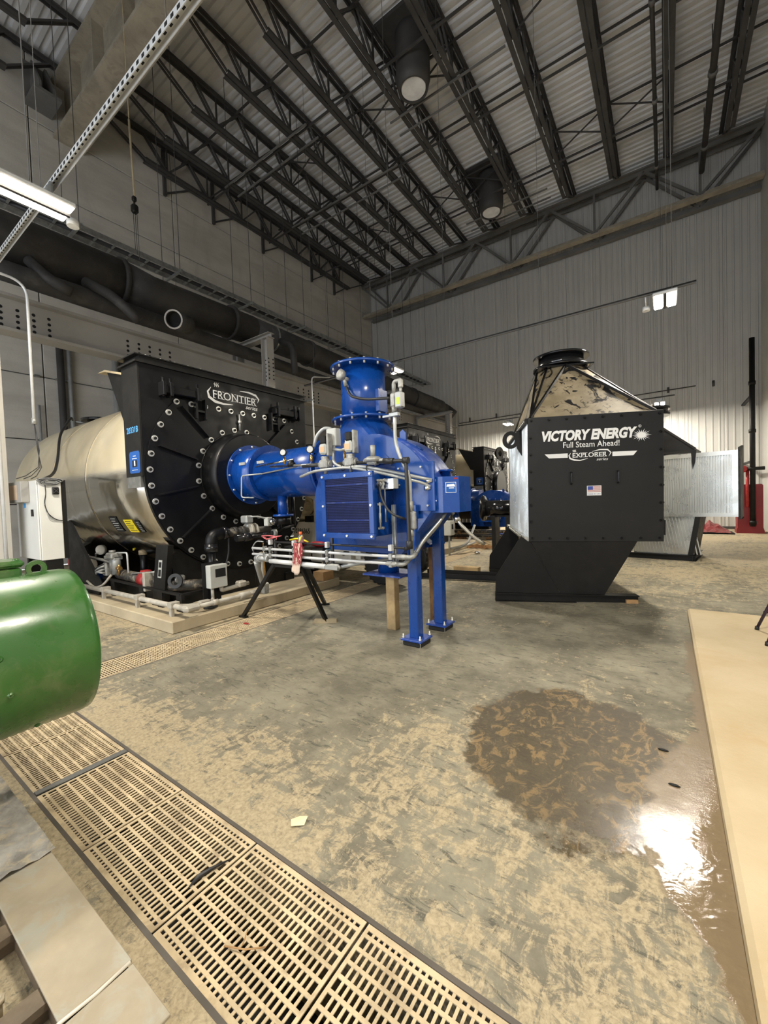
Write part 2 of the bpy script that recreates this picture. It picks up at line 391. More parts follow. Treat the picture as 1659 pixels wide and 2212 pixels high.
for i in range(27):
    y0 = 1.17+i*.66
    if y0+.66 > YB: break
    grate(H1-.0075, y0, PI/2, 'slotted tan grate in the trench past the plinth, '+(ORD[i] if i < 18 else ORD[i-18]+' beyond the eighteenth,')+' from the motor')
fr = MB()
for (a, b) in (((H1, G0-.012, -.05), (XR, G0+.006, .001)), ((H1, G1-.006, -.05), (XR, G1+.012, .001)), ((H0-.012, G0, -.05), (H0+.006, YB, .001)), ((H1-.006, G1, -.05), (H1+.012, YB, .001))): fr.box(a, b)
fr.box((-4.25, G0-.012, -.2), (-4.242, G1, .0))
fr.build('trench_frame', m_gratef, fl)
tag(MB().box((-2.975, G0+.006, -.03), (-2.93, G1-.006, .003), .004).build('spacer_bar', mat('spacer_grey', (.13, .13, .125), .5)), 'dark flat bar between two grates beside the green motor', 'bar')

# ------------------------------------------------------------------ roof steel
def xbar(m, p, q, w_, off=.05):
    d = (Vector(q)-Vector(p)).normalized(); s = Vector((1, 0, 0))
    for k in (-off, off): m.bar(Vector(p)+s*k, Vector(q)+s*k, w_, w_, (1, 0, 0))
J0, J1, B0, B1, JT, JB = 5.42, 19.55, 7.15, 17.9, 14.3, 13.33
top_me = bot_me = None
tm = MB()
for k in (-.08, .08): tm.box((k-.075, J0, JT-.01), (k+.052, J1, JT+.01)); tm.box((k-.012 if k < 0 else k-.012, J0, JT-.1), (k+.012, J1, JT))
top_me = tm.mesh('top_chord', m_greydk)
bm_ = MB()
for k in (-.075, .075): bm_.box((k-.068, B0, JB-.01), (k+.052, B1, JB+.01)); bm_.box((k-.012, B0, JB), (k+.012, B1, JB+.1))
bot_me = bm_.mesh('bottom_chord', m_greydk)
npn = 7; pl_ = (B1-B0)/npn
dn = MB(); xbar(dn, (0, 0, JT-.05), (0, pl_/2, JB+.05), .05); dn = dn.mesh('web_bar', m_greydk)
upm = MB(); xbar(upm, (0, pl_/2, JB+.05), (0, pl_, JT-.05), .05); upm = upm.mesh('web_bar', m_greydk)
vt = MB(); vt.box((-.025, -.02, JB), (.025, .02, JT)); vt = vt.mesh('web_post', m_greydk)
e1 = MB(); xbar(e1, (0, J0+.1, JT-.05), (0, B0, JB+.05), .045); e1 = e1.mesh('web_bar', m_greydk)
e2 = MB(); xbar(e2, (0, B1, JB+.05), (0, J1-.1, JT-.05), .045); e2 = e2.mesh('web_bar', m_greydk)
jx = [-14.35, -13.0, -11.36, -9.72, -8.06, -6.43, -4.8, -3.12, -1.48, .2, 1.85]
for i, x in enumerate(jx):
    t = thing('roof_joist', f'dark open-web steel roof joist, {ORD[i]} from the left wall', 'roof joist', (x, J0, JT), 0, 'open-web roof joists')
    put(top_me, 'top_chord', t, loc=(x, 0, 0)); put(bot_me, 'bottom_chord', t, loc=(x, 0, 0))
    put(e1, 'web_bar', t, loc=(x, 0, 0)); put(e2, 'web_bar', t, loc=(x, 0, 0))
    for j in range(npn):
        put(dn, 'web_bar', t, loc=(x, B0+j*pl_-0, 0)) if j else None
        put(upm, 'web_bar', t, loc=(x, B0+j*pl_, 0)) if j < npn-1 else None
        put(vt, 'web_post', t, loc=(x, B0+(j+.5)*pl_, 0))
    put(dn, 'web_bar', t, loc=(x, B0, 0))
# joists of the near bay
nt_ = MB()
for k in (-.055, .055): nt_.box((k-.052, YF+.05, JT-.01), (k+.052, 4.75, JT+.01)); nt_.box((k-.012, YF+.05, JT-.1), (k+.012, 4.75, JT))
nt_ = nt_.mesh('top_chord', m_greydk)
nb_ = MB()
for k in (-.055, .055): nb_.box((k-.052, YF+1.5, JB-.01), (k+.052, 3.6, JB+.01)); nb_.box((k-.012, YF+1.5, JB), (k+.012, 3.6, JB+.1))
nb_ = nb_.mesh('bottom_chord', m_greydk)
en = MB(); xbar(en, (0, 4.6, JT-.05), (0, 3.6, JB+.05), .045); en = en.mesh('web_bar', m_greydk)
for i, x in enumerate([-14.2, -12.5, -10.8, -9.1]):
    t = thing('roof_joist', f'roof joist in the near bay beyond the beige girder, {ORD[i]} from the left wall', 'roof joist', (x, 4.75, JT), 0, 'roof joists of the near bay')
    put(nt_, 'top_chord', t, loc=(x, 0, 0)); put(nb_, 'bottom_chord', t, loc=(x, 0, 0)); put(en, 'web_bar', t, loc=(x, 0, 0))
    for j in range(6):
        put(dn, 'web_bar', t, loc=(x, 3.6-pl_*(j+1), 0)); put(upm, 'web_bar', t, loc=(x, 3.6-pl_*(j+1), 0))
# beige girder across the room
t = thing('roof_girder', 'beige coated roof girder crossing above the left wall', 'girder', (-6, 5.07, 12.5))
MB().box((XL, 4.68, 12.5), (XR, 5.45, 12.6)).build('bottom_flange', m_beige, t)
MB().box((XL, 5.02, 12.6), (XR, 5.12, 14.08)).build('web', m_beige, t)
MB().box((XL, 4.70, 14.08), (XR, 5.44, 14.19)).build('top_flange', m_beige, t)
for x in (-13.4, -11.9, -10.2, -8.2): MB().box((x, 4.75, 12.6), (x+.04, 5.02, 14.08)).build('stiffener', m_beige, t)
MB().box((-14.55, 3.2, 11.9), (-13.75, 4.6, 12.75)).build('gusset', m_truss, t) if False else None
t = thing('girder_seat', 'grey steel seat bracket under the end of the beige girder on the left wall', 'bracket', (-14.6, 4.5, 13.0))
MB().box((XL, 4.05, 13.0), (-13.75, 4.67, 13.08)).build('shelf_plate', m_truss, t); MB().box((XL, 4.05, 13.08), (XL+.06, 4.67, 14.2)).build('back_plate', m_truss, t)
for y in (4.2, 4.5): MB().prism([(0,0),(.7,0),(.7,.25),(.15,1.1),(0,1.1)], (XL+.06, y, 13.08), (1,0,0), (0,0,1), (0,.05,0)).build('rib', m_truss, t)
# trusses along the back wall
def truss(y, z0, z1, x0, x1, label, wch, mt, mt2, npan, verts=True):
    t = thing('roof_truss', label, 'truss', ((x0+x1)/2, y, z0))
    MB().box((x0, y-wch/2, z0), (x1, y+wch/2, z0+.06)).box((x0, y-.03, z0+.06), (x1, y+.03, z0+.2)).build('bottom_chord', mt2, t)
    MB().box((x0, y-wch/2, z1-.06), (x1, y+wch/2, z1)).box((x0, y-.03, z1-.2), (x1, y+.03, z1-.06)).build('top_chord', mt, t)
    st = (x1-x0)/npan
    for i in range(npan):
        a = x0+i*st
        MB().bar((a, y, z1-.1), (a+st/2, y, z0+.1), .09, .09, (0,1,0)).build('web_bar', mt, t)
        MB().bar((a+st/2, y, z0+.1), (a+st, y, z1-.1), .09, .09, (0,1,0)).build('web_bar', mt, t)
        if verts: MB().box((a+st/2-.04, y-.04, z0+.1), (a+st/2+.04, y+.04, z1-.1)).build('web_post', mt, t)
truss(19.45, 12.28, 14.19, XL+.05, XR-.05, 'front roof truss with pale bottom chord along the back wall', .3, m_truss, m_beige, 5)
truss(20.08, 12.2, 14.3, XL+.25, XR-.05, 'rear roof truss close against the back wall', .22, m_truss, m_truss, 5, False)
# bridging rods and pipes between the joists
br = [(8.6, JT-.06), (10.9, JT-.06), (13.2, JT-.06), (15.6, JT-.06), (17.4, JT-.06), (9.6, JB+.03), (12.6, JB+.03), (15.9, JB+.03)]
for i, (y, z) in enumerate(br):
    lv = 'upper' if z > 13.8 else 'lower'; k = i if i < 5 else i-5
    tag(MB().bar((XL, y, z), (XR, y, z), .05, .05).build('bridging_bar', m_greydk), f'thin {lv} bridging bar across the joists, {ORD[k]} from the beige girder', 'bridging bar', 'joist bridging')
xb = []
for i in (2, 4, 5, 7, 8):
    for y in (10.9, 15.6):
        t = thing('cross_brace', f'dark X brace between the {ORD[i]} and {ORD[i+1]} roof joists, {"near" if y < 12 else "far"} one', 'brace', ((jx[i]+jx[i+1])/2, y, 13.8), 0, 'joist cross braces')
        MB().bar((jx[i], y, JT-.05), (jx[i+1], y, JB+.05), .035, .035, (0,1,0)).build('brace_bar', m_greydk, t)
        MB().bar((jx[i+1], y+.06, JT-.05), (jx[i], y+.06, JB+.05), .035, .035, (0,1,0)).build('brace_bar', m_greydk, t)
for x, r, lb in ((-.15, .055, 'dark sprinkler pipe with couplings running straight overhead to the back'), (1.2, .085, 'thicker dark pipe under the roof at the upper right')):
    t = thing('overhead_pipe', lb, 'pipe', (x, 12, 13.2))
    MB().tube([(x, 5.5, 13.2), (x, 19.4, 13.2)], r, 12).build('pipe', m_greydk, t)
    for y in (9.5, 12.0, 15.0, 18): MB().cyl((x, y, 13.2), (x, y+.14, 13.2), r*1.35, 12).build('coupling', m_truss, t); MB().cyl((x, y+.07, 13.2+r), (x, y+.07, 14.49), .012, 6).build('hanger_rod', m_greydk, t)
# light galvanised strut pairs slung between joists
for k, (x0, x1, y) in enumerate(((-13.2, -9.0, 9.4), (-12.9, -7.6, 12.4), (-6.9, -3.3, 10.95), (-6.9, -3.6, 16.8))):
    t = thing('strut_pair', ['pale strut pair under the joists near the left wall','pale strut pair under the joists, far left','pale strut pair beside the nearer roof exhaust stub','pale strut pair beside the farther roof exhaust stub'][k], 'strut', ((x0+x1)/2, y, 13.25), 0, 'strut pairs under the joists')
    for d in (0, .55): MB().box((x0, y+d, 13.24), (x1, y+d+.045, 13.285)).build('strut', m_truss, t)
# roof exhaust stubs
for x, y, lb in ((-5.62, 10.2, 'nearer dark round exhaust stub with bright open end under the roof'), (-5.62, 16.3, 'farther dark round exhaust stub with bright open end under the roof')):
    t = thing('exhaust_stub', lb, 'duct', (x, y, 12.9))
    MB().lathe([(0,.36),(0,.40),(.28,.47),(1.3,.47),(1.58,.47),(1.58,.33),(.3,.33),(0,.36)], (x, y, 12.9), (0,0,1), 32).build('stub', m_greydk, t)
    MB().lathe([(.0,.335),(.9,.33),(.9,.001)], (x, y, 12.93), (0,0,1), 32).build('liner', mat('pale_liner', (.8, .8, .8), .5) if y < 12 else bpy.data.materials['pale_liner'], t)
    MB().box((x-.75, y-.75, 14.38), (x+.75, y+.75, 14.485)).build('curb_plate', m_greydk, t)
# brackets on the left wall
for i, y in enumerate((7.9, 9.8, 12.2, 15.2, 16.9)):
    t = thing('wall_bracket', f'dark drop bracket with slanting brace high on the left wall, {ORD[i]} from the girder', 'bracket', (XL, y, 13), 0, 'drop brackets on the left wall')
    MB().box((XL, y-.05, 12.7), (XL+.1, y+.05, 14.3)).build('post', m_greydk, t); MB().bar((XL+.06, y+.04, 12.8), (XL+.06, y+1.2, 13.6), .05, .05).build('brace', m_greydk, t)

# ------------------------------------------------------------------ lights
m_lens = emit('lens_glow', (1, .93, .80), LENS_E)
m_house = mat('fixture_white', (.8, .8, .78), .4)
names = {(1, 0): 'long bright high-bay light at the upper left', (2, 0): 'lit high-bay light above the blue stack', (3, 0): 'small lit high-bay light over the far end left of the black hopper unit',
         (2, 1): 'lit high-bay light high at the right on the back wall side', (3, 1): 'lit high-bay light just above the right corner of the black panel', (1, 1): 'high-bay light overhead out of the picture, right', (0, 0): 'added unseen high-bay light behind the camera, left', (0, 1): 'added unseen high-bay light behind the camera, right'}  # the pair behind the camera is added to light faces turned towards it
for ri, y in enumerate(LAMP_ROWS):
    for ci, x in enumerate(LAMP_COLS[ri]):
        t = thing('high_bay_light', names[(ri, ci)], 'light', (x, y, LAMP_Z), 0, 'high-bay lights')
        z = LAMP_Z
        MB().box((x-.17, y-.31, z), (x+.17, y+.31, z+.05), .012).build('housing', m_house, t)
        for s in (-1, 1): MB().box((x+s*.095-.06, y-.29, z-.022), (x+s*.095+.06, y+.29, z-.001), .01).build('lens', m_lens, t)
        MB().box((x-.02, y-.3, z-.03), (x+.02, y+.3, z)).build('spine', m_greydk, t)
        MB().box((x-.05, y-.1, z+.05), (x+.05, y+.1, z+.12)).build('driver', m_house, t)
        MB().bar((x-.1, y+.12, z+.12), (x+.1, y+.12, z+.12), .02, .16).build('hanger', m_steel, t)
        MB().cyl((x-.28, y+.42, z+.05), (x-.28, y+.42, z+.12), .06, 14).build('sensor', m_house, t)
        MB().cyl((x-.28, y+.42, z+.1), (x-.28, y+.15, z+.19), .012, 6).build('sensor_arm', m_house, t)
        for sy in (0, ): MB().cyl((x+.1, y-.06, z+.1), (x+.1, y-.06, 14.3 if y < 17 else 14.5), .006, 6).build('suspension_cable', m_truss, t)
        ld = bpy.data.lights.new('lamp', 'AREA'); ld.shape = 'RECTANGLE'; ld.size = .3; ld.size_y = .58; ld.energy = LAMP_W*(1.7 if ri == 3 else 1); ld.color = (1, .92, .78)
        lo = bpy.data.objects.new('lamp', ld); COL.objects.link(lo); lo.parent = t; lo.location = (0, 0, -.03)
def strut(x0, x1, y, z, label, holes):
    if not holes:
        t = thing('light_rail', label, 'strut', ((x0+x1)/2, y, z), 0, 'perforated rails carrying the lights'); MB().box((x0, y-.02, z), (x1, y+.02, z+.03)).build('channel', m_truss, t); MB().tube([(x0, y-.03, z+.03), (x1, y-.03, z+.03)], .012, 8).build('cable', m_cable, t)
        for xx in [x0+.4+(x1-x0-.8)*i/4 for i in range(5)]: MB().cyl((xx, y, z), (xx, y, 13.4), .004, 5).build('suspension_cable', m_truss, t)
        return
    t = thing('light_rail', label, 'strut', ((x0+x1)/2, y, z), 0, 'perforated rails carrying the lights')
    m = MB(); m.box((x0, y-.03, z+.055), (x1, y+.03, z+.062))
    m.box((x0, y+.024, z), (x1, y+.03, z+.055)); m.box((x0, y-.03, z), (x1, y-.024, z+.055)); m.build('channel', m_white, t)
    n = int((x1-x0)/.085)
    if holes:
        mb = MB().box((-.014, -.016, 0), (.014, .016, .002)).mesh('slot', m_hole); mv = MB().box((-.016, 0, -.013), (.016, .002, .013)).mesh('slot', m_hole)
        h = MB()
        for i in range(n):
            xx = x0+(i+.5)*.085; h.box((xx-.016, y-.016, z+.0535), (xx+.016, y+.016, z+.0555)); h.box((xx-.018, y-.0325, z+.014), (xx+.018, y-.0295, z+.042))
        h.build('slots', m_hole, t, kind='stuff')
    for xx in [x0+.4+(x1-x0-.8)*i/4 for i in range(5)]: MB().cyl((xx, y, z+.05), (xx, y, 13.4), .004, 5).build('suspension_cable', m_truss, t)
strut(-8.7, XR-.1, 1.66, LAMP_Z+.2, 'perforated pale rail running up from the upper left light', True)
strut(-8.7, .45, 8.62, LAMP_Z+.2, 'thin rail with cable carrying the light above the blue stack', False)
strut(-8.2, .3, 18.3, LAMP_Z+.2, 'thin rail along the back wall carrying the far lights', False)

# ------------------------------------------------------------------ overhead duct, tray, steel frames
t = thing('insulated_duct', 'large black wrapped duct high along the left side', 'duct', (-8.85, 10, 6.5))
DX = -9.25
MB().tube([(DX, 0.0, 6.22), (DX, 4.0, 6.25)], .47, 28).build('duct_section', m_duct, t)
MB().tube([(DX, 4.0, 6.25), (DX, 4.6, 6.25), (DX, 7.2, 6.33)], [.47, .40, .37], 28).build('duct_section', m_duct, t)
MB().tube([(DX, 7.2, 6.33), (DX, 9.0, 6.3), (DX, 12.0, 6.22)], .36, 28).build('duct_section', m_duct, t)
MB().tube([(DX, 12.0, 6.22), (DX, 15.0, 6.08), (DX, 18.4, 6.05)], .40, 28).build('duct_section', m_duct, t)
MB().tube(bend([(DX, 18.4, 6.05), (DX, 19.0, 6.05), (DX+.35, 19.25, 5.7)], .35), .33, 28).build('duct_elbow', m_duct, t)
for y, z, r in ((3.9, 6.25, .47), (6.5, 6.32, .39), (9.3, 6.29, .36), (12.0, 6.22, .40), (15.6, 6.07, .40)): MB().ring((DX, y, z), (0,1,0), r-.03, r+.035, .09, 28).build('duct_band', m_duct, t)
MB().ring((DX, 7.9, 6.32), (0,1,0), .34, .375, .05, 28).build('pale_band', m_steel, t)
t = thing('branch_duct', 'open round duct stub with pale rim below the black duct', 'duct', (-8.2, 4.5, 5.42))
MB().lathe([(0,.155),(0,.185),(.55,.185),(.55,.155),(0,.155)], (-8.2, 4.5, 5.42), (-.55, .83, .2), 24).build('stub', m_duct, t)
MB().ring((-8.205, 4.495, 5.42), (-.55, .83, .2), .16, .19, .02, 24).build('rim', mat('pale_rim', (.4, .37, .33), .6), t)
MB().lathe([(0,.155),(.05,.001)], (-8.27, 4.6, 5.45), (-.55, .83, .2), 20).build('inside', m_hole, t)
t = thing('small_duct', 'lower bundle of dark wrapped piping beneath the large duct', 'pipe', (-9.2, 8, 5.55))
MB().tube([(-8.9, .5, 5.58), (-8.9, 3.2, 5.58), (-8.9, 5.2, 5.55), (-8.9, 9, 5.46), (-8.85, 18.6, 5.45)], [.15, .18, .16, .14, .12], 16).build('wrapped_pipe', m_duct, t)
for p in ([(-8.9, 2.4, 5.9), (-8.7, 2.6, 5.6), (-8.6, 2.9, 5.45)], [(-8.85, 3.2, 5.85), (-8.5, 3.5, 5.6), (-8.4, 3.7, 5.4), (-8.35, 3.9, 5.22)], [(-8.85, 7.9, 6.15), (-8.45, 7.97, 5.95), (-8.4, 7.97, 5.15)]):
    MB().tube(bend(p, .2), [.09]*len(bend(p, .2)), 10).build('wrap_tail', m_duct, t)
t = thing('cable_tray', 'dark ladder cable tray hung along the left wall', 'cable tray', (-10.2, 10, 7.5))
for x in (-10.42, -9.98): MB().box((x-.015, .5, 7.45), (x+.015, 18.95, 7.56)).build('side_rail', m_steel, t)
mr = MB().box((-10.42, -.02, 7.455), (-9.98, .02, 7.48)).mesh('rung', m_steel)
for i in range(52): put(mr, 'rung', t, loc=(0, .7+i*.355, 0))
for i in range(9):
    y = 1.4+i*2.1
    for x in (-10.62, -9.8): MB().cyl((x, y, 7.36), (x, y, 14.25), .008, 6).build('hanger_rod', m_greydk, t)
    MB().box((-10.95, y-.025, 7.38), (-9.7, y+.025, 7.43)).build('trapeze_strut', m_steel, t)
MB().tube([(-10.2, .6, 7.5), (-10.2, 18.8, 7.5)], .05, 8).build('cables', m_cable, t)
def holes(m, o, ux, uy, n, r, nx, ny, sx, sy):
    o, ux, uy, n = map(Vector, (o, ux, uy, n))
    for i in range(nx):
        for j in range(ny): m.lathe([(0, r), (.004, r)], o+ux*(i*sx)+uy*(j*sy), n, 10)
t = thing('mezzanine_girder', 'long grey steel girder with bolt holes behind the boilers', 'girder', (-9.3, 10, 4.7))
MB().box((-9.42, .6, 5.26), (-9.08, 20.1, 5.31)).build('top_flange', m_girder, t); MB().box((-9.42, .6, 4.68), (-9.08, 20.1, 4.73)).build('bottom_flange', m_girder, t)
MB().box((-9.26, .6, 4.73), (-9.22, 20.1, 5.26)).build('web', m_girder, t)
h = MB()
for y0 in (1.85, 4.05, 8.85, 13.3): holes(h, (-9.222, y0, 4.80), (0,1,0), (0,0,1), (1,0,0), .028, 5, 4, .22, .10)
h.build('bolt_holes', m_hole, t, kind='stuff')
def portal(y, zt, label, xs=(-9.56, -8.35)):
    t = thing('portal_frame', label, 'frame', (-8.8, y, 0), 0, 'grey frames under the duct')
    for x in xs:
        MB().box((x-.11, y-.11, 0), (x-.095, y+.11, zt-.12)).box((x+.095, y-.11, 0), (x+.11, y+.11, zt-.12)).box((x-.095, y-.012, 0), (x+.095, y+.012, zt-.12)).build('post', m_girder, t)
        h = MB(); holes(h, (x+.112, y-.07, zt-1.15), (0,1,0), (0,0,1), (1,0,0), .02, 2, 6, .14, .1); holes(h, (x-.07, y-.0125, zt-1.15), (1,0,0), (0,0,1), (0,-1,0), .018, 2, 6, .14, .1); h.build('bolt_holes', m_hole, t, kind='stuff')
    xa, xc = xs[0]-.15, xs[1]+.17; MB().box((xa, y-.1, zt-.12), (xc, y+.1, zt-.105)).box((xa, y-.1, zt-.015), (xc, y+.1, zt)).box((xa, y-.01, zt-.105), (xc, y+.01, zt-.015)).build('crossbeam', m_girder, t)
portal(7.0, 5.93, 'grey steel portal under the black duct behind the nearest boiler')
portal(13.1, 5.75, 'grey steel portal under the black duct behind the blue burner')
portal(16.0, 5.27, 'grey steel portal at the far end of the black duct', (-9.2, -7.62))
# conduits on the left wall
for i, (y, x, r, lb) in enumerate(((4.5, -14.5, .09, 'dark vertical pipe on the left wall, left one of the two stout ones'), (4.72, -14.5, .06, 'pale vertical pipe right beside the dark one on the left wall'), (5.95, -14.5, .09, 'pale stout vertical pipe right of the pipe pair on the left wall'), (6.13, -14.5, .05, 'thin dark pipe hugging the right-hand stout wall pipe'), (3.95, -14.5, .03, 'thin vertical conduit with bent head left of the wall pipes'))):
    t = thing('wall_pipe', lb, 'pipe', (x, y, 0), 0, 'vertical pipes on the left wall')
    MB().tube([(x, y, 0), (x, y, 6.9 if r > .04 else 4.6)], r, 12).build('pipe', m_greydk if i in (0, 3) else m_cond, t)
    for z in (1.6, 3.6, 5.4): MB().box((XL, y-r-.03, z), (x+.02, y+r+.03, z+.05)).build('strap', m_steel, t)
for i, (y0, y1, z1) in enumerate(((4.75, 5.6, 4.25), (6.5, 7.6, 3.9))):
    t = thing('wall_conduit', f'thin bent conduit on the left wall, {["left","right"][i]} of the right stout pipe', 'conduit', (-14.5, y0, 0)); MB().tube(bend([(-14.52, y1, .3), (-14.52, y1, z1), (-14.52, y0, z1)] if i == 0 else [(-14.52, y0, .3), (-14.52, y0, z1), (-14.52, y1, z1)], .3), .03, 8).build('conduit', m_cond, t)
    MB().box((XL, (y0+y1)/2-.04, z1-.04), (-14.48, (y0+y1)/2+.04, z1+.04)).build('strap', m_steel, t)
# near column, conduit drop
t = thing('steel_column', 'pale grey steel column at the far left edge', 'column', (-8.1, 1.62, 0))
MB().box((-8.3, 1.4, 0), (-8.28, 1.76, 14.2)).box((-8.02, 1.4, 0), (-8.0, 1.76, 14.2)).box((-8.28, 1.57, 0), (-8.02, 1.59, 14.2)).build('shaft', mat('column_grey', (.52, .50, .46), .55, var=.08, scale=.8), t)
MB().box((-8.4, 1.3, 0), (-7.9, 1.86, .03)).build('base_plate', m_truss, t)
MB().tube([(-7.96, 1.68, .2), (-7.96, 1.68, 6)], .022, 8).build('conduit', m_white, t)
t = thing('conduit_drop', 'thin white conduit bending down to loose wires beside the column', 'conduit', (-7.6, 2, 4.9))
MB().tube(bend([(-7.6, 1.55, 4.95), (-7.6, 2.01, 4.93), (-7.6, 2.0, 2.95)], .22, 8), .019, 10).build('conduit', m_white, t)
MB().cyl((-7.6, 2.0, 2.97), (-7.6, 2.0, 2.88), .028, 10).build('end_fitting', m_cast, t)
MB().tube([(-7.985, 1.55, 4.95), (-7.6, 1.55, 4.95)], .019, 8).build('conduit', m_white, t)
for k in range(3):
    MB().tube([(-7.6+.006*k, 2.0, 2.9), (-7.6, 2.02+.01*k, 2.5), (-7.58, 2.05-.02*k, 2.25), (-7.56, 1.98-.06*k, 2.12), (-7.52, 1.9-.08*k, 2.07)], .006, 6).build('wire', m_cable, t)
t = thing('hoist_hook', 'dark hook block hanging on a long tan rope before the left wall', 'hoist', (-8.6, 4.02, 7.5))
MB().tube([(-8.6, 4.0, 14.49), (-8.6, 4.02, 9.2)], .008, 6).tube([(-8.6, 4.02, 9.25), (-8.6, 4.05, 7.75)], .02, 8).build('rope', m_olive, t)
MB().box((-8.66, 3.98, 7.45), (-8.54, 4.1, 7.62), .03).box((-8.64, 4.0, 7.68), (-8.56, 4.08, 7.78), .02).cyl((-8.6, 4.04, 7.6), (-8.6, 4.04, 7.7), .02, 8).build('hook_block', m_flat, t)
for k in range(3): MB().tube([(-8.62+.03*k, 4.02+.02*k, 7.47), (-8.63+.03*k, 4.03+.02*k, 6.75-.1*k)], .006, 6).build('chain', m_greydk, t)
t = thing('tall_conduit', 'thin white conduit standing behind the air tube of the blue burner', 'conduit', (-8.0, 8.2, 0))
MB().tube(bend([(-8.0, 8.2, 0), (-8.0, 8.2, 5.05), (-8.0, 8.95, 5.2)], .12), .02, 8).build('conduit', m_white, t); MB().box((-8.33, 8.18, 4.4), (-7.97, 8.22, 4.44)).build('strap', m_steel, t)
# far wall bits
t = thing('sprinkler_line', 'thin pipe with upright heads across the back wall', 'pipe', (-4, 20.2, 5.6))
MB().tube([(-9, 20.2, 5.5), (1.0, 20.2, 5.62)], .02, 8).build('pipe', m_greydk, t)
for i in range(8): MB().cyl((-8.4+i*1.42, 20.2, 5.5), (-8.4+i*1.42, 20.2, 5.72), .04, 8).build('head', m_greydk, t)
t = thing('standpipe', 'tall dark standpipe with red valve by the back right corner', 'pipe', (2.40, 18.32, .25))
MB().tube([(2.40, 18.32, .25), (2.40, 18.32, 6.55)], .075, 14).build('pipe', m_flat, t)
for z in (.32, 3.4, 5.0): MB().cyl((2.4, 18.32, z), (2.4, 18.32, z+.12), .095, 14).build('coupling', m_flat, t)
MB().tube([(2.2, 18.3, 2.2), (2.7, 18.3, 2.2)], .06, 10).build('cross_pipe', m_flat, t); MB().ball((2.16, 18.3, 2.2), .12, 12, 8).build('valve_wheel', m_red, t)
MB().tube([(2.27, 18.34, .9), (2.27, 18.34, 2.2)], .05, 10).build('red_pipe', m_red, t)
MB().box((2.35, 18.4, 2.42), (2.45, 20.28, 2.48)).build('wall_arm', m_flat, t); MB().box((2.35, 18.4, 4.62), (2.45, 20.28, 4.68)).build('wall_arm', m_flat, t)
t = thing('plastic_barrier', 'dark red plastic barrier at the back right corner', 'barrier', (2.36, 18.75, 0))
MB().prism([(-.36,0),(.36,0),(.36,.08),(.33,.2),(.33,1.62),(.30,1.68),(-.30,1.68),(-.33,1.6),(-.33,1.0),(-.27,.95),(-.27,.7),(-.33,.62),(-.33,.2),(-.36,.12)], (2.36, 18.5, 0), (1,0,0), (0,0,1), (0,.5,0)).build('shell', m_barrier, t)
MB().box((2.30, 18.485, .25), (2.52, 18.5, 1.45), .01).build('rib', m_barrier, t); MB().cyl((2.14, 18.48, .55), (2.14, 18.5, .55), .05, 12).build('plug', m_hole, t)
t = thing('red_debris', 'crumpled red sheet lying on the floor left of the barrier', 'sheet', (1.3, 18.5, 0))
m = MB(); rs = random.Random(3); gx, gy = 9, 5
v = [(.75+1.05*i/(gx-1), 17.9+.9*j/(gy-1), .04+.42*math.sin(PI*(i+.6)/(gx+.2))*(.45+.55*rs.random())*(j/(gy-1)*.9+.1)) for j in range(gy) for i in range(gx)]
m.add(v, [(j*gx+i, j*gx+i+1, j*gx+gx+i+1, j*gx+gx+i) for j in range(gy-1) for i in range(gx-1)]); m.build('sheet', mat('red_film', (.16, .006, .01), .25), t)
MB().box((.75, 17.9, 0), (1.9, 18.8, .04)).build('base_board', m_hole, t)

# ------------------------------------------------------------------ boilers
CY, CZ, PX = 4.18, 2.065, -5.8
def jacket_mat():
    m, nt, b = nodes('stainless_jacket'); k = NB(nt); co = k.coord(); s = k.sep(co)
    wob = k.math('MULTIPLY', k.math('SUBTRACT', k.noise(co, 2.2, 5), .5), .09)
    d = k.ramp(k.math('ADD', k.math('SUBTRACT', s[2], CZ), wob), .0, .16)
    run = k.math('MULTIPLY', k.ramp(k.noise(k.mapping(co, (7, 1, .35)), 2.0, 5, .7), .56, .7), .45)
    low = k.math('MULTIPLY', run, k.ramp(s[2], .9, 2.1))
    dust = k.math('MAXIMUM', k.math('MULTIPLY', d, k.ramp(k.noise(co, 3, 5), .2, .6, .8, 1)), low)
    tan = k.mix(k.ramp(k.noise(co, 1.1, 5), .35, .7), (.46, .39, .26), (.60, .52, .36))
    k.L(k.mix(dust, (.50, .48, .43), tan), b.inputs['Base Color'])
    k.L(k.math('SUBTRACT', 1, dust), b.inputs['Metallic']); k.L(k.ramp(dust, 0, 1, .16, .5, False), b.inputs['Roughness'])
    k.L(k.bump(k.noise(k.mapping(co, (1.2, 1, 1)), 1.8, 2), .22, .05), b.inputs['Normal']); return m
m_jack = jacket_mat()
def arc(cx, cy, r, a0, a1, n): return [(cx+r*math.cos(math.radians(a0+(a1-a0)*i/n)), cy+r*math.sin(math.radians(a0+(a1-a0)*i/n))) for i in range(n+1)]
BL = 'horizontal boiler with flat black front plate'
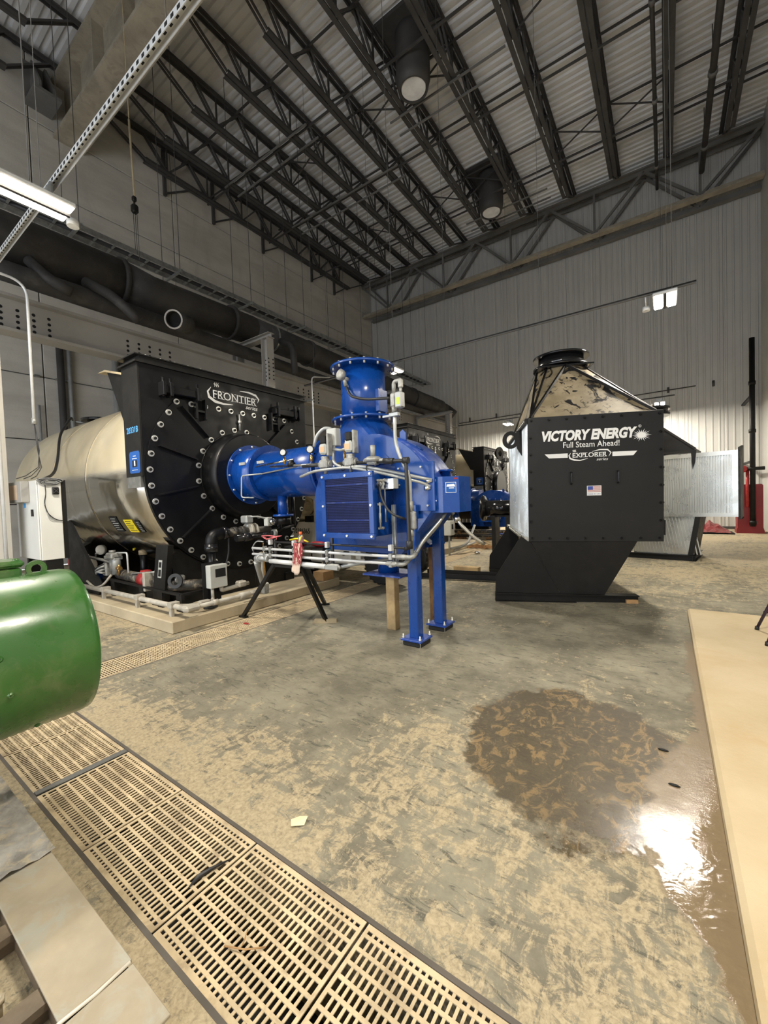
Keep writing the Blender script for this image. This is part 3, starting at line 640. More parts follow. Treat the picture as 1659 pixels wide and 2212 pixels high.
def boiler():
    t = thing('fire_tube_boiler', 'nearest boiler, black bolted front plate and shiny dusty round jacket', 'boiler', (PX, CY, .157), 0, 'boilers')
    Y, Z = (0,1,0), (0,0,1)
    # front plate: square head, round below
    plate = [(CY-1.51, 3.56), (CY+1.51, 3.56), (CY+1.51, CZ)]+arc(CY, CZ, 1.51, 0, -180, 40)[1:]
    fp = MB().prism(plate, (PX-.05, 0, 0), Y, Z, (.05, 0, 0)).build('front_plate', m_black, t)
    a = math.degrees(math.asin(1.09/1.49)); door = arc(CY, CZ, 1.49, a, -180-a, 56)
    dr = MB().prism(door, (PX, 0, 0), Y, Z, (.018, 0, 0)).build('access_door', m_black, t)
    MB().box((PX-.44, CY-1.535, 2.03), (PX-.0, CY-1.512, 3.56)).box((PX-.44, CY+1.512, 2.03), (PX-.0, CY+1.535, 3.56)).box((PX-.44, CY-1.512, 3.5), (PX-.05, CY+1.512, 3.56)).box((PX-.47, CY-1.535, 2.03), (PX-.44, CY+1.535, 3.56)).build('smokebox', m_flat, t)
    MB().box((PX-.50, CY-1.57, 3.56), (PX+.03, CY+1.57, 3.585)).box((PX-.46, CY-1.50, 3.585), (PX+.0, CY+1.50, 3.66)).box((PX-.50, CY-1.57, 3.66), (PX+.02, CY+1.57, 3.675)).build('top_flange', m_flat, t)
    ht = MB().cyl((0,0,0), (0,0,.02), .012, 6).mesh('flange_bolt', m_bolt)
    for i in range(15): put(ht, 'flange_bolt', t, loc=(PX-.03, CY-1.4+i*.2, 3.675))
    # door bolts
    bm = MB().lathe([(0,.017),(0,.042),(.012,.042),(.012,.017)], (0,0,0), (1,0,0), 16).add(*(lambda q: (q.v, q.f))(MB().cyl((0,0,0), (.03,0,0), .017, 6)))
    me = bm.mesh('bolt', m_bolt)
    mb = MB().cyl((.005,0,0), (.034,0,0), .02, 6).mesh('nut', m_black)
    pts = [(CY-1.03+i*.2225, 3.113) for i in range(10)]
    n = 25
    pts += [(CY+1.446*math.cos(math.radians(40+a*280/n)), 0) for a in ()]
    for i in range(1, 31): aa = 134.0+i*(272/31); pts.append((CY+1.446*math.cos(math.radians(aa)), CZ+1.446*math.sin(math.radians(aa))))
    for i in range(20): aa = i*18+7; pts.append((CY+.752*math.cos(math.radians(aa)), CZ+.752*math.sin(math.radians(aa))))
    for y, z in pts:
        b = put(me, 'bolt', t, loc=(PX+.018, y, z))
    nb = MB()
    for y, z in pts: nb.cyl((PX+.03, y, z), (PX+.054, y, z), .02, 6)
    nb.build('bolt_ends', m_hole, t, kind='stuff')
    for (y0, z0, y1, z1) in ((3.212,3.051,3.612,2.646),(2.86,2.456,3.405,2.293),(2.825,1.77,3.399,1.891),(3.138,1.151,3.58,1.524),(5.153,3.041,4.764,2.671),(5.48,2.44,4.95,2.3),(5.53,1.77,4.96,1.89),(5.22,1.15,4.78,1.52)):
        MB().bar((PX+.05, y0, z0), (PX+.05, y1, z1), .02, .07, (1,0,0)).build('door_rib', m_black, t)
    MB().cyl((PX+.05, 4.18, 3.08), (PX+.05, 4.18, 2.82), .012, 8).cyl((PX+.05, 4.18, 2.98), (PX+.05, 4.18, 2.93), .028, 8).build('sight_rod', m_bolt, t)
    # davit hinges
    for y0, sgn in ((2.93, 1), (5.45, -1)):
        h = MB(); h.box((PX, min(y0, y0+sgn*.56), 3.19), (PX+.12, max(y0, y0+sgn*.56), 3.30), .01)
        for q in (.0, .10, .5): h.box((PX, y0+sgn*q-.02, 3.15), (PX+.15, y0+sgn*q+.02, 3.34), .004); h.cyl((PX+.10, y0+sgn*(q), 3.13), (PX+.10, y0+sgn*(q), 3.40), .017, 8)
        h.build('hinge_arm', m_black, t)
        MB().box((PX+.018, y0+sgn*.47-.0, 2.90), (PX+.10, y0+sgn*.47+sgn*.03, 3.2)).box((PX+.018, y0+sgn*.62-.0, 2.90), (PX+.10, y0+sgn*.62+sgn*.03, 3.2)).box((PX+.018, y0+sgn*.47, 3.0), (PX+.09, y0+sgn*.65, 3.03)).build('hinge_clevis', m_black, t)
    # lettering
    text(fp, 'frontier_text', 'FRONTIER', (PX+.004, 4.155, 3.345), Y, Z, .215, m_whitep, bold=.002, fit=(.81, .125))
    sf = MB()
    for yy in (3.775, 3.875, 3.93, 4.09, 4.15, 4.235, 4.30, 4.37, 4.41, 4.50, 4.55): sf.prism([(yy-.022, 3.2835), (yy+.022, 3.2835), (yy+.022, 3.291), (yy-.022, 3.291)], (PX+.004, 0, 0), Y, Z, (.001, 0, 0)); sf.prism([(yy-.018, 3.40), (yy+.018, 3.40), (yy+.018, 3.407), (yy-.018, 3.407)], (PX+.004, 0, 0), Y, Z, (.001, 0, 0))
    sf.build('text_serifs', m_whitep, fp, kind='stuff')
    text(fp, 'series_text', 'series', (PX+.004, 4.465, 3.235), Y, Z, .13, m_whitep, shear=.3, fit=(.24, .062))
    sw = MB()
    def swoosh(m, o, ux, uy, pts_, d):
        L_ = []; R_ = []
        for i, (x, y) in enumerate(pts_):
            a_ = pts_[max(0, i-1)]; b_ = pts_[min(len(pts_)-1, i+1)]; dx, dy = b_[0]-a_[0], b_[1]-a_[1]; l = math.hypot(dx, dy); wd = d*math.sin(PI*min(1, max(0, (i+.15)/(len(pts_)-.7))))+.001
            L_.append((x-dy/l*wd, y+dx/l*wd)); R_.append((x+dy/l*wd, y-dx/l*wd))
        o, ux, uy = map(Vector, (o, ux, uy)); nn = ux.cross(uy)*.002; k = len(L_)
        v = [o+ux*p[0]+uy*p[1]+nn for p in L_+R_]; m.add(v, [(k+i, k+i+1, i+1, i) for i in range(k-1)])
    global SWOOSH; SWOOSH = swoosh
    swoosh(sw, (PX+.002, 4.12, 3.345), Y, Z, [(-.40,.10),(-.46,.02),(-.44,-.06),(-.34,-.115),(-.2,-.13),(-.02,-.115)], .022)
    swoosh(sw, (PX+.002, 4.12, 3.345), Y, Z, [(.12,.135),(.3,.145),(.44,.12),(.50,.06),(.47,.0)], .018)
    for q in range(3): swoosh(sw, (PX+.002, 3.78+q*.03, 3.46), Y, Z, [(0,0),(.012,.02),(-.004,.045),(.012,.07)], .008)
    sw.build('logo_swoosh', m_whitep, fp)
    text(t, 'serial_text', '20331B', (PX-.225, CY-1.5365, 2.675), (1,0,0), Z, .115, m_tape, bold=.006, fit=(.33, .085))
    lb = MB().prism([(-.13,-.15),(.13,-.15),(.15,-.13),(.15,.12),(.12,.15),(-.12,.15),(-.15,.12),(-.15,-.13)], (PX-.20, CY-1.5355, 2.23), (1,0,0), Z, (0,-.002,0)).build('data_label', m_lblue, t)
    MB().prism([(-.07,-.055),(.07,-.055),(.07,.035),(-.07,.035)], (PX-.20, CY-1.5375, 2.22), (1,0,0), Z, (0,-.001,0)).build('label_panel', m_hole, lb)
    MB().prism([(-.018,-.04),(.018,-.04),(.018,.03),(-.018,.03)], (PX-.20, CY-1.5385, 2.22), (1,0,0), Z, (0,-.001,0)).prism([(-.07,.055),(.07,.055),(.07,.065),(-.07,.065)], (PX-.20, CY-1.5385, 2.22), (1,0,0), Z, (0,-.001,0)).prism([(-.04,.09),(.04,.09),(.04,.10),(-.04,.10)], (PX-.20, CY-1.5385, 2.22), (1,0,0), Z, (0,-.001,0)).prism([(-.08,-.10),(.08,-.10),(.08,-.095),(-.08,-.095)], (PX-.20, CY-1.5385, 2.22), (1,0,0), Z, (0,-.001,0)).build('label_print', m_whitep, lb)
    MB().box((PX-.45, CY-1.535, 1.88), (PX-.06, CY-1.50, 2.03)).build('jacket_patch', m_steel, t)
    MB().prism([(0,0),(.0,-.79),(.18,-.75),(.19,-.72),(.72,.2),(.0,.0)], (PX-.47, CY-1.43, 3.5), (-1,0,0), Z, (0,.03,0)).build('lifting_gusset', m_flat, t)
    MB().prism([(0,.0),(.72,.2),(.98,.2),(.72,.17),(0,-.03)], (PX-.47, CY-1.46, 3.515), (-1,0,0), Z, (0,.3,0)).build('gusset_flange', m_olive, t)
    # body
    R = 1.525; prof = [(-.27,1.40),(-.27,R-.02),(.0,R-.02),(.04,R)]+[(x, R) for x in (.8,.81,2.0,2.01,3.2,3.21,4.4,4.41,5.4)]+[(5.4+.85*math.sin(q*PI/20), .5+(R-.5)*math.cos(q*PI/20)) for q in range(1, 11)]+[(6.25, .001)]
    MB().lathe(prof, (PX-.33, CY, CZ), (-1,0,0), 72).build('jacket', m_jack, t)
    for x in (1.6, 3.15): MB().ring((PX-.33-x, CY, CZ), (-1,0,0), R-.01, R+.006, .05, 72).build('jacket_band', m_jack, t)
    for k_, (c0, c1, a0, a1, mm) in enumerate(((-6.93,-6.66,-22.5,-33,m_hole),(-6.47,-6.18,-24.5,-33,m_yellow),(-6.10,-5.98+.0,-25,-33,m_hole))):
        q = MB(); nn = 6; v = []
        for i in range(nn+1):
            aa = math.radians(a0+(a1-a0)*i/nn)
            for x in (c0-.33*0, c1): v.append((x-.34, CY-(R+.008)*math.cos(aa), CZ+(R+.008)*math.sin(aa)))
        q.add(v, [(2*i, 2*i+2, 2*i+3, 2*i+1) for i in range(nn)]); lab = q.build('warning_label', mm, t)
        q = MB()
        for i in range(1, 7):
            aa = math.radians(a0+(a1-a0)*(i-.15)/7); ab = math.radians(a0+(a1-a0)*(i+.12)/7); xi = .12*(c1-c0)
            q.add([(x-.34, CY-(R+.0095)*math.cos(z_), CZ+(R+.0095)*math.sin(z_)) for x, z_ in ((c0+xi, aa), (c0+xi, ab), (c1-xi*(1+i%3), ab), (c1-xi*(1+i%3), aa))], [(0,1,2,3)])
        q.build('label_print', m_hole if mm is m_yellow else m_greybox, lab)
    MB().lathe([(0,.3),(.10,.3),(.10,.42),(.16,.42),(.16,.30)], (-11.0, CY, CZ+R-.03), (0,0,1), 28).build('top_nozzle', m_gloss, t)
    MB().lathe([(0,.12),(.14,.12),(.14,.2),(.2,.2)], (-8.2, CY, CZ+R-.02), (0,0,1), 20).build('top_nozzle', m_gloss, t)
    # saddles
    for x0, x1, zz in ((PX-.33, PX-.05, .157), (-9.3, -9.0, .157)):
        MB().prism([(CY-1.1, zz), (CY+1.1, zz), (CY+1.2, .9)]+arc(CY, CZ, 1.515, -46, -134, 18)+[(CY-1.2, .9)], (x0, 0, 0), Y, Z, (x1-x0, 0, 0)).build('saddle', m_flat, t)
    MB().prism([(-9.1, .157), (-7.85, .157), (-7.75, .3), (-9.0, 1.4), (-9.1, 1.4)], (0, CY-1.40, 0), (1,0,0), Z, (0,.05,0)).build('saddle_wing', m_flat, t)
    for s in (-1, 1): MB().box((-11.6, CY+s*1.0-.1, .157), (PX-.02, CY+s*1.0+.1, .30)).build('skid_rail', m_flat, t)
    return t
b1 = boiler()
def relabel(o, d, label, loc=None):
    c = copy_tree(o); c.location = Vector(o.location)+Vector(d); c['label'] = label; return c
def prune(o, names):
    for ch in list(kids(o)):
        if ch.name.split('.')[0] in names:
            for g in kids(ch): bpy.data.objects.remove(g)
            bpy.data.objects.remove(ch)
b2 = relabel(b1, (0, 6.91, 0), 'middle boiler, shiny black front plate behind the blue burner'); prune(b2, ('serial_text', 'warning_label', 'lifting_gusset', 'gusset_flange'))
b3 = relabel(b1, (-.45, 13.75, 0), 'farthest boiler, brown-grey jacket and black front beyond the blue burner'); prune(b3, ('serial_text', 'warning_label'))
# burner opening of the middle boiler
MB().lathe([(0,.70),(.02,.70),(.36,.46),(.36,.38),(.05,.34),(.05,.001)], (PX+.018, CY+6.91, CZ), (1,0,0), 40).build('burner_throat', mat('refractory_grey', (.33, .31, .27), .8), b2)
MB().lathe([(0,.38),(.02,.38),(.02,.001)], (PX+.34, CY+6.91, CZ), (1,0,0), 32).build('throat_opening', m_hole, b2)
MB().lathe([(0,.62),(.2,.62),(.2,.001)], (PX-.43, CY+13.75, CZ), (1,0,0), 40).build('burner_throat', m_gloss, b3)
MB().lathe([(0,.15),(.12,.15),(.12,.28),(.17,.28),(.17,.13),(0,.13)], (PX-.2, CY+13.1, 3.4), (1,-.25,0), 24).build('flanged_port', m_gloss, b3)

# ------------------------------------------------------------------ blue burner of the nearest boiler
def bolts_ring(m, o, ax, r, n, rb=.012, t=.03, ph=0):
    o, ax = Vector(o), Vector(ax).normalized(); x = ax.orthogonal().normalized(); y = ax.cross(x)
    for i in range(n):
        a = 2*PI*i/n+ph; p = o+(x*math.cos(a)+y*math.sin(a))*r; m.cyl(p-ax*t/2, p+ax*t/2, rb, 6)
    return m
def windbox(legs=True, label='large blue burner on blue legs joined to the nearest boiler'):
    t = thing('boiler_burner', label, 'burner', (-2.85, 4.1, 0), 0)
    X, Y, Z = (1,0,0), (0,1,0), (0,0,1)
    if legs:
        MB().lathe([(0,.70),(.28,.66),(.30,.64),(.30,.40)], (PX+.018, CY, CZ), X, 48).build('throat_ring', m_black, t)
        MB().ring((PX+.016, CY, CZ), X, .6, .715, .02, 48).build('throat_flange', m_black, t)
    f1 = MB().lathe([(0,.30),(0,.475),(.03,.475),(.03,.30)], (-5.48, CY, CZ), X, 48).build('mount_flange', m_blue, t)
    bolts_ring(MB(), (-5.455, CY, CZ), X, .448, 12, .014, .05, .3).build('flange_bolts', m_bolt, f1, kind='stuff')
    MB().lathe([(0,.415),(.44,.405)], (-5.46, CY, CZ), X, 48).build('burner_barrel', m_blue, t)
    MB().lathe([(0,.30),(0,.43),(.02,.43),(.02,.30)], (-5.03, CY, CZ), X, 48).build('step_flange', m_blue, t)
    MB().lathe([(0,.355),(1.6,.355)], (-5.01, CY-.01, CZ-.03), X, 48).build('air_tube', m_blue, t)
    f3 = MB().lathe([(0,.30),(0,.43),(.05,.43),(.05,.30)], (-3.78, CY, CZ-.02), X, 48).build('tube_flange', m_blue, t)
    bolts_ring(MB(), (-3.76, CY, CZ-.02), X, .40, 14, .013, .06, .1).build('flange_bolts', m_bolt, f3, kind='stuff')
    for x0 in (-5.26, -4.92): MB().box((x0, CY-.405 if x0 < -5 else CY-.345, CZ+.12), (x0+.14, CY-.385 if x0 < -5 else CY-.325, CZ+.16)).build('name_tag', m_bolt, t)
    # scroll housing
    prof = [(-3.72, 1.0), (-2.42, .98), (-2.02, 1.47), (-1.98, 1.5), (-1.97, 1.62)]+arc(-2.85, 1.47, .885, 8, 170, 36)+[(-3.72, 1.6)]
    wb_ = MB().prism(prof, (0, 3.78, 0), X, Z, (0, .58, 0), True).build('windbox', m_blue, t)
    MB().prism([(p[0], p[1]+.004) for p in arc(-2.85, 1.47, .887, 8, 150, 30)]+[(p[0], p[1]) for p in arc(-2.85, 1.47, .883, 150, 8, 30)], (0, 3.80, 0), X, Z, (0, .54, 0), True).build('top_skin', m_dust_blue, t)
    MB().lathe([(0,.05),(.012,.05),(.012,.028),(0,.028)], (-2.30, 4.05, 2.17), (.62, 0, .78), 20).build('inspection_ring', m_blue, t)
    MB().box((-2.45, 3.755, 1.46), (-1.97, 3.78, 1.98), .004).build('side_panel', m_blue, t)
    m = MB()
    for x, z in ((-2.40,1.52),(-2.40,1.75),(-2.40,1.93),(-2.05,1.52),(-2.05,1.75),(-2.12,1.93)): m.cyl((x, 3.735, z), (x, 3.757, z), .011, 6)
    m.build('panel_bolts', m_bolt, t, kind='stuff')
    # intake screen box
    MB().box((-3.15, 3.38, 1.21), (-2.50, 3.80, 1.88), .01).build('intake_box', m_blue, t)
    x0, x1, z0, z1, yf = -3.19, -2.465, 1.19, 1.90, 3.345; b_ = .06
    MB().box((x0, yf, z0), (x1, yf+.035, z0+b_), .004).box((x0, yf, z1-b_), (x1, yf+.035, z1), .004).box((x0, yf, z0+b_), (x0+b_, yf+.035, z1-b_), .004).box((x1-b_, yf, z0+b_), (x1, yf+.035, z1-b_), .004).build('intake_frame', m_blue, t)
    MB().box((x0+b_, yf+.03, z0+b_), (x1-b_, yf+.035, z1-b_)).build('intake_back', m_hole, t)
    m = MB(); n = 34
    for i in range(n): z = z0+b_+(i+.5)*(z1-z0-2*b_)/n; m.box((x0+b_, yf+.012, z-.0035), (x1-b_, yf+.016, z+.0035))
    for i in range(44): x = x0+b_+(i+.5)*(x1-x0-2*b_)/44; m.box((x-.0014, yf+.009, z0+b_), (x+.0014, yf+.011, z1-b_))
    m.build('intake_mesh', m_bluedk, t, kind='stuff')
    m = MB()
    for i in range(3): z = z0+.2+i*.19; m.box((x0+b_, yf+.016, z-.008), (x1-b_, yf+.028, z+.008))
    m.build('louver_blade', m_dust_blue, t)
    fb_ = MB().cyl((0,-.012,0), (0,.002,0), .014, 6).mesh('screw', m_bolt)
    for x in (x0+.03, (x0+x1)/2, x1-.03):
        for z in (z0+.03, z1-.03): put(fb_, 'screw', t, loc=(x, yf, z))
    for x in (x0+.03, x1-.03): put(fb_, 'screw', t, loc=(x, yf, (z0+z1)/2))
    m = MB()
    for z in (1.30, 1.55, 1.80): m.cyl((-2.50, 3.47, z), (-2.435, 3.47, z), .014, 8); m.box((-2.45, 3.40, z-.01), (-2.442, 3.50, z+.01))
    m.build('louver_shafts', m_cast, t, kind='stuff')
    MB().cyl((-2.435, 3.42, 1.30), (-2.435, 3.42, 1.57), .009, 8).cyl((-2.435, 3.42, 1.36), (-2.435, 3.42, 1.46), .014, 8).cyl((-2.435, 3.52, 1.52), (-2.435, 3.52, 1.82), .008, 8).cyl((-2.435, 3.52, 1.36), (-2.435, 3.52, 1.52), .008, 8).build('linkage_rod', m_cast, t)
    # hopper and stack
    cx, cy = -3.09, 4.07; zb, zt = 2.02, 2.56
    rect = [(-3.58, 3.775), (-2.50, 3.775), (-2.50, 4.36), (-3.58, 4.36)]; n = 24; top = [(cx+.275*math.cos(-3*PI/4+2*PI*i/n), cy+.275*math.sin(-3*PI/4+2*PI*i/n), zt) for i in range(n)]
    v = [(x, y, zb) for x, y in rect]+top; f = []
    for s_ in range(4):
        a_ = s_; b2_ = (s_+1) % 4; i0 = s_*6
        for i in range(3): f.append((a_, 4+(i0+i+1) % n, 4+(i0+i) % n))
        f.append((a_, b2_, 4+(i0+3) % n))
        for i in range(3, 6): f.append((b2_, 4+(i0+i+1) % n, 4+(i0+i) % n))
    MB().add(v, f).build('inlet_hopper', m_blue, t)
    MB().box((-3.62, 3.74, 2.0), (-2.46, 4.40, 2.022)).build('hopper_flange', m_blue, t)
    m = MB()
    for i in range(6): m.cyl((-3.56+i*.21, 3.76, 1.985), (-3.56+i*.21, 3.76, 2.04), .012, 6)
    m.build('flange_bolts', m_bolt, t, kind='stuff')
    for z in (2.58, 3.215):
        fl_ = MB().ring((cx, cy, z), Z, .25, .40, .028, 48).build('stack_flange', m_blue, t)
        bolts_ring(MB(), (cx, cy, z+.01), Z, .37, 14, .013, .07, .15).build('flange_bolts', m_bolt, fl_, kind='stuff')
    MB().lathe([(0,.275),(.68,.275)], (cx, cy, 2.55), Z, 48).build('stack_tube', m_blue, t)
    MB().lathe([(0,.26),(.0,.001)], (cx, cy, 3.2), Z, 32).build('stack_cap', m_hole, t)
    MB().box((-2.86, 3.97, 2.66), (-2.79, 4.15, 2.92)).build('damper_box', m_blue, t)
    MB().prism([(0,0),(.08,-.03),(.08,.09),(.04,.13),(0,.1)], (-2.53, 4.0, 2.27), (1,0,0), Z, (0,.02,0)).build('lifting_lug', m_blue, t)
    # outlet below, plate
    MB().lathe([(0,.13),(.32,.13)], (-2.82, 4.1, .70), Z, 24).build('drain_neck', m_blue, t)
    MB().box((-3.04, 3.86, .69), (-2.50, 4.34, .71)).build('base_plate', m_dust_blue, t)
    if legs:
        MB().box((-2.40, 3.70, 1.38), (-2.17, 3.76, 1.53), .004).build('leg_bracket', m_blue, t)
        for k, (x, y) in enumerate(((-2.272, 3.80), (-2.28, 4.395))):
            lg = MB().box((x-.058, y-.058, .075), (x+.058, y+.058, 1.53 if k == 0 else 1.45), .008).build('leg', m_blue, t)
            MB().box((x-.13, y-.13, .055), (x+.13, y+.13, .078), .004).build('foot_plate', m_dust_blue, lg)
            MB().box((x-.115, y-.115, 0), (x+.115, y+.115, .054), .01).build('shim_pad', m_rubber, lg)
            for sx in (-1, 1):
                for sy in (-1, 1): MB().cyl((x+sx*.105, y+sy*.105, .0), (x+sx*.105, y+sy*.105, .125), .009, 8).cyl((x+sx*.105, y+sy*.105, .079), (x+sx*.105, y+sy*.105, .093), .017, 6).build('anchor_rod', m_bolt, lg)
    # terminal box
    jb = MB().prism([(-2.10, 3.80), (-1.90, 3.80), (-1.76, 3.90), (-1.76, 4.2), (-2.10, 4.2)], (0, 0, 1.44), X, Y, (0, 0, .375)).build('terminal_box', m_blue, t)
    lbp = (Vector((-1.83, 3.85, 1.70))); d = Vector((.14, .10, 0)).normalized(); nrm = Vector((.10, -.14, 0)).normalized()
    MB().prism([(-.055,-.055),(.055,-.055),(.055,.055),(-.055,.055)], lbp+nrm*.001, d, Z, nrm*.001).build('label_border', m_whitep, jb)
    MB().prism([(-.051,-.051),(.051,-.051),(.051,.051),(-.051,.051)], lbp+nrm*.0022, d, Z, nrm*.0005).build('label_field', m_lblue, jb)
    MB().prism([(-.045,.008),(.045,.008),(.035,.036),(-.04,.032)], lbp+nrm*.003, d, Z, nrm*.0005).prism([(-.02,-.01),(.035,-.01),(.03,-.002),(-.02,-.002)], lbp+nrm*.003, d, Z, nrm*.0005).build('label_print', m_whitep, jb)
    MB().prism([(.035,.055),(.075,.055),(.075,.07),(.03,.07)], Vector((-1.83,3.85,1.73))+nrm*.001, d, Z, nrm*.001).build('red_sticker', m_red, jb)
    MB().lathe([(0,.05),(.07,.05),(.07,.075),(.09,.075)], (-2.0, 4.1, 1.815), Z, 16).build('top_hub', m_blue, t)
    return t
bu = windbox()
# ---- piping and instruments fixed to the burner
X, Y, Z = (1,0,0), (0,1,0), (0,0,1)
def U(name, m, mt): return m.build(name, mt, bu)
def P(*p): return [Vector(q) for q in p]
U('gas_elbow', MB().lathe([(0,.075),(.30,.075)], (-4.72, 4.12, 1.43), Z, 20).lathe([(0,.15),(.03,.15)], (-4.72, 4.12, 1.40), Z, 24), m_blue)
U('pressure_pipe', MB().tube(bend([(-4.75, 3.80, 2.03), (-5.13, 3.72, 2.02), (-5.13, 3.70, 1.70), (-4.95, 3.78, 1.69)], .04), .011, 8), m_cond)
U('pressure_pipe', MB().tube(bend([(-4.75, 3.80, 2.03), (-4.0, 3.74, 2.07), (-3.75, 3.60, 2.07)], .04), .011, 8), m_cond)
U('pilot_tube', MB().tube([(-4.82, 3.74, 2.13), (-3.95, 3.66, 2.16)], .013, 8), m_chrome)
U('pilot_tube', MB().tube([(-4.45, 3.70, 2.10), (-3.30, 3.52, 2.04)], .016, 8), m_chrome)
U('round_valve', MB().lathe([(0,.05),(.05,.05),(.06,.035),(.08,.035)], (-3.95, 3.62, 2.06), Z, 16), m_flat)
def gauge(p, r=.048):
    U('gauge', MB().lathe([(0,r*.9),(.03,r),(.035,r),(.036,r*.84)], p, (.35,-.9,.1), 20), m_flat)
    q = Vector(p)+Vector((.35,-.9,.1)).normalized()*.0365; U('gauge_dial', MB().lathe([(0,r*.78),(.002,r*.76)], q, (.35,-.9,.1), 20), m_gaug)
    U('gauge_stem', MB().cyl((p[0], p[1], p[2]-r), (p[0], p[1], p[2]-r-.10), .012, 8).cyl((p[0], p[1], p[2]-r-.03), (p[0], p[1], p[2]-r-.08), .02, 6), m_brass)
gauge((-4.08, 3.62, 2.25)); gauge((-3.47, 3.50, 2.22), .05)
U('gas_line', MB().tube([(-3.62, 3.50, 2.035), (-3.30, 3.50, 2.03)], .02, 10), m_cable)
U('gas_line', MB().tube(bend([(-3.05, 3.50, 2.02), (-2.15, 3.50, 1.985), (-2.14, 3.50, 1.10), (-2.20, 3.50, 1.085)], .03, 3), .02, 10).cyl((-2.42, 3.5, 2.0), (-2.30, 3.5, 1.994), .032, 10).cyl((-2.18, 3.5, 1.987), (-2.12, 3.5, 1.984), .034, 10).cyl((-2.14, 3.5, 1.17), (-2.14, 3.5, 1.09), .034, 10), m_cable)
for x, z in ((-3.24, 2.03), (-2.86, 2.025)):
    U('gas_valve', MB().cyl((x-.10, 3.5, z), (x+.08, 3.5, z), .034, 12).box((x-.065, 3.44, z-.05), (x+.06, 3.56, z+.05), .015).lathe([(0,.06),(.03,.06),(.06,.045),(.09,.05),(.10,.05)], (x-.01, 3.5, z-.01), Z, 14).cyl((x-.01, 3.5, z-.11), (x-.01, 3.5, z-.05), .02, 8), m_cast)
    U('valve_actuator', MB().box((x-.06, 3.445, z+.11), (x+.045, 3.54, z+.235), .02), m_greybox)
    U('valve_label', MB().box((x-.045, 3.442, z+.14), (x+.03, 3.4445, z+.20)), mat('peach_label', (.62, .38, .22), .6))
    U('actuator_cap', MB().box((x-.05, 3.45, z+.236), (x+.04, 3.55, z+.33), .012), m_flat)
    U('actuator_side', MB().box((x+.046, 3.46, z+.09), (x+.075, 3.55, z+.35), .01), m_cast)
U('control_box', MB().box((-3.28, 3.56, 2.24), (-3.13, 3.66, 2.45), .01), m_greybox)
U('flex_conduit', MB().tube(bend([(-3.22, 3.60, 2.45), (-3.30, 3.56, 2.47), (-3.40, 3.52, 2.38), (-3.42, 3.50, 2.25)], .1), .02, 10), m_cond)
U('flex_conduit', MB().tube(bend([(-3.17, 3.58, 2.24), (-3.16, 3.52, 2.05), (-2.95, 3.46, 1.96), (-2.70, 3.45, 1.97), (-2.42, 3.56, 1.90), (-2.05, 3.70, 1.80), (-1.98, 3.795, 1.775)], .14), .018, 10), m_cond)
U('flex_conduit', MB().tube(bend([(-3.72, 3.58, 1.93), (-3.62, 3.44, 1.90), (-3.35, 3.40, 1.955), (-2.85, 3.42, 1.965), (-2.45, 3.52, 1.875), (-2.08, 3.70, 1.76), (-2.0, 3.795, 1.70)], .12), .016, 10), m_cond)
U('flex_conduit', MB().tube(bend([(-3.15, 3.54, 2.20), (-3.0, 3.50, 2.17), (-2.92, 3.48, 2.18)], .1), .016, 8), m_cond)
for p in ((-2.0, 3.77, 1.775), (-2.02, 3.77, 1.70)): U('conduit_fitting', MB().cyl(p, (p[0]-.05, p[1]-.05, p[2]+.003), .026, 8), m_chrome)
U('cable_tie', MB().ring((-2.8, 3.44, 1.965), X, .03, .034, .01, 12).ring((-2.62, 3.48, 1.94), X, .03, .036, .01, 12).ring((-2.95, 3.45, 1.965), X, .03, .034, .01, 12), m_cable)
U('test_cock', MB().cyl((-3.06, 3.62, 2.0), (-3.06, 3.62, 2.26), .012, 8), m_brass); U('cock_lever', MB().box((-3.03, 3.60, 2.25), (-3.005, 3.625, 2.36), .006), m_yellow)
U('pressure_regulator', MB().cyl((-2.68, 3.5, 2.02), (-2.42, 3.5, 2.01), .022, 10).lathe([(0,.085),(.02,.10),(.035,.10),(.06,.06)], (-2.56, 3.5, 2.0), Z, 18).cyl((-2.56, 3.5, 2.05), (-2.56, 3.5, 2.18), .027, 12).box((-2.62, 3.45, 1.97), (-2.50, 3.55, 2.03), .015), m_cast)
# actuator on the side of the intake
U('actuator_bracket', MB().box((-2.60, 3.60, 1.69), (-2.50, 3.78, 1.83), .004), m_blue)
U('damper_actuator', MB().box((-2.56, 3.50, 1.705), (-2.31, 3.60, 1.815), .008), m_greybox)
U('actuator_cover', MB().box((-2.43, 3.497, 1.708), (-2.312, 3.4995, 1.812)), m_chrome)
U('actuator_gland', MB().cyl((-2.47, 3.505, 1.77), (-2.47, 3.46, 1.76), .028, 12), m_cast)
U('actuator_cable', MB().tube(bend([(-2.47, 3.47, 1.76), (-2.44, 3.45, 1.62), (-2.34, 3.46, 1.45), (-2.20, 3.53, 1.39)], .12), .014, 8), m_cable)
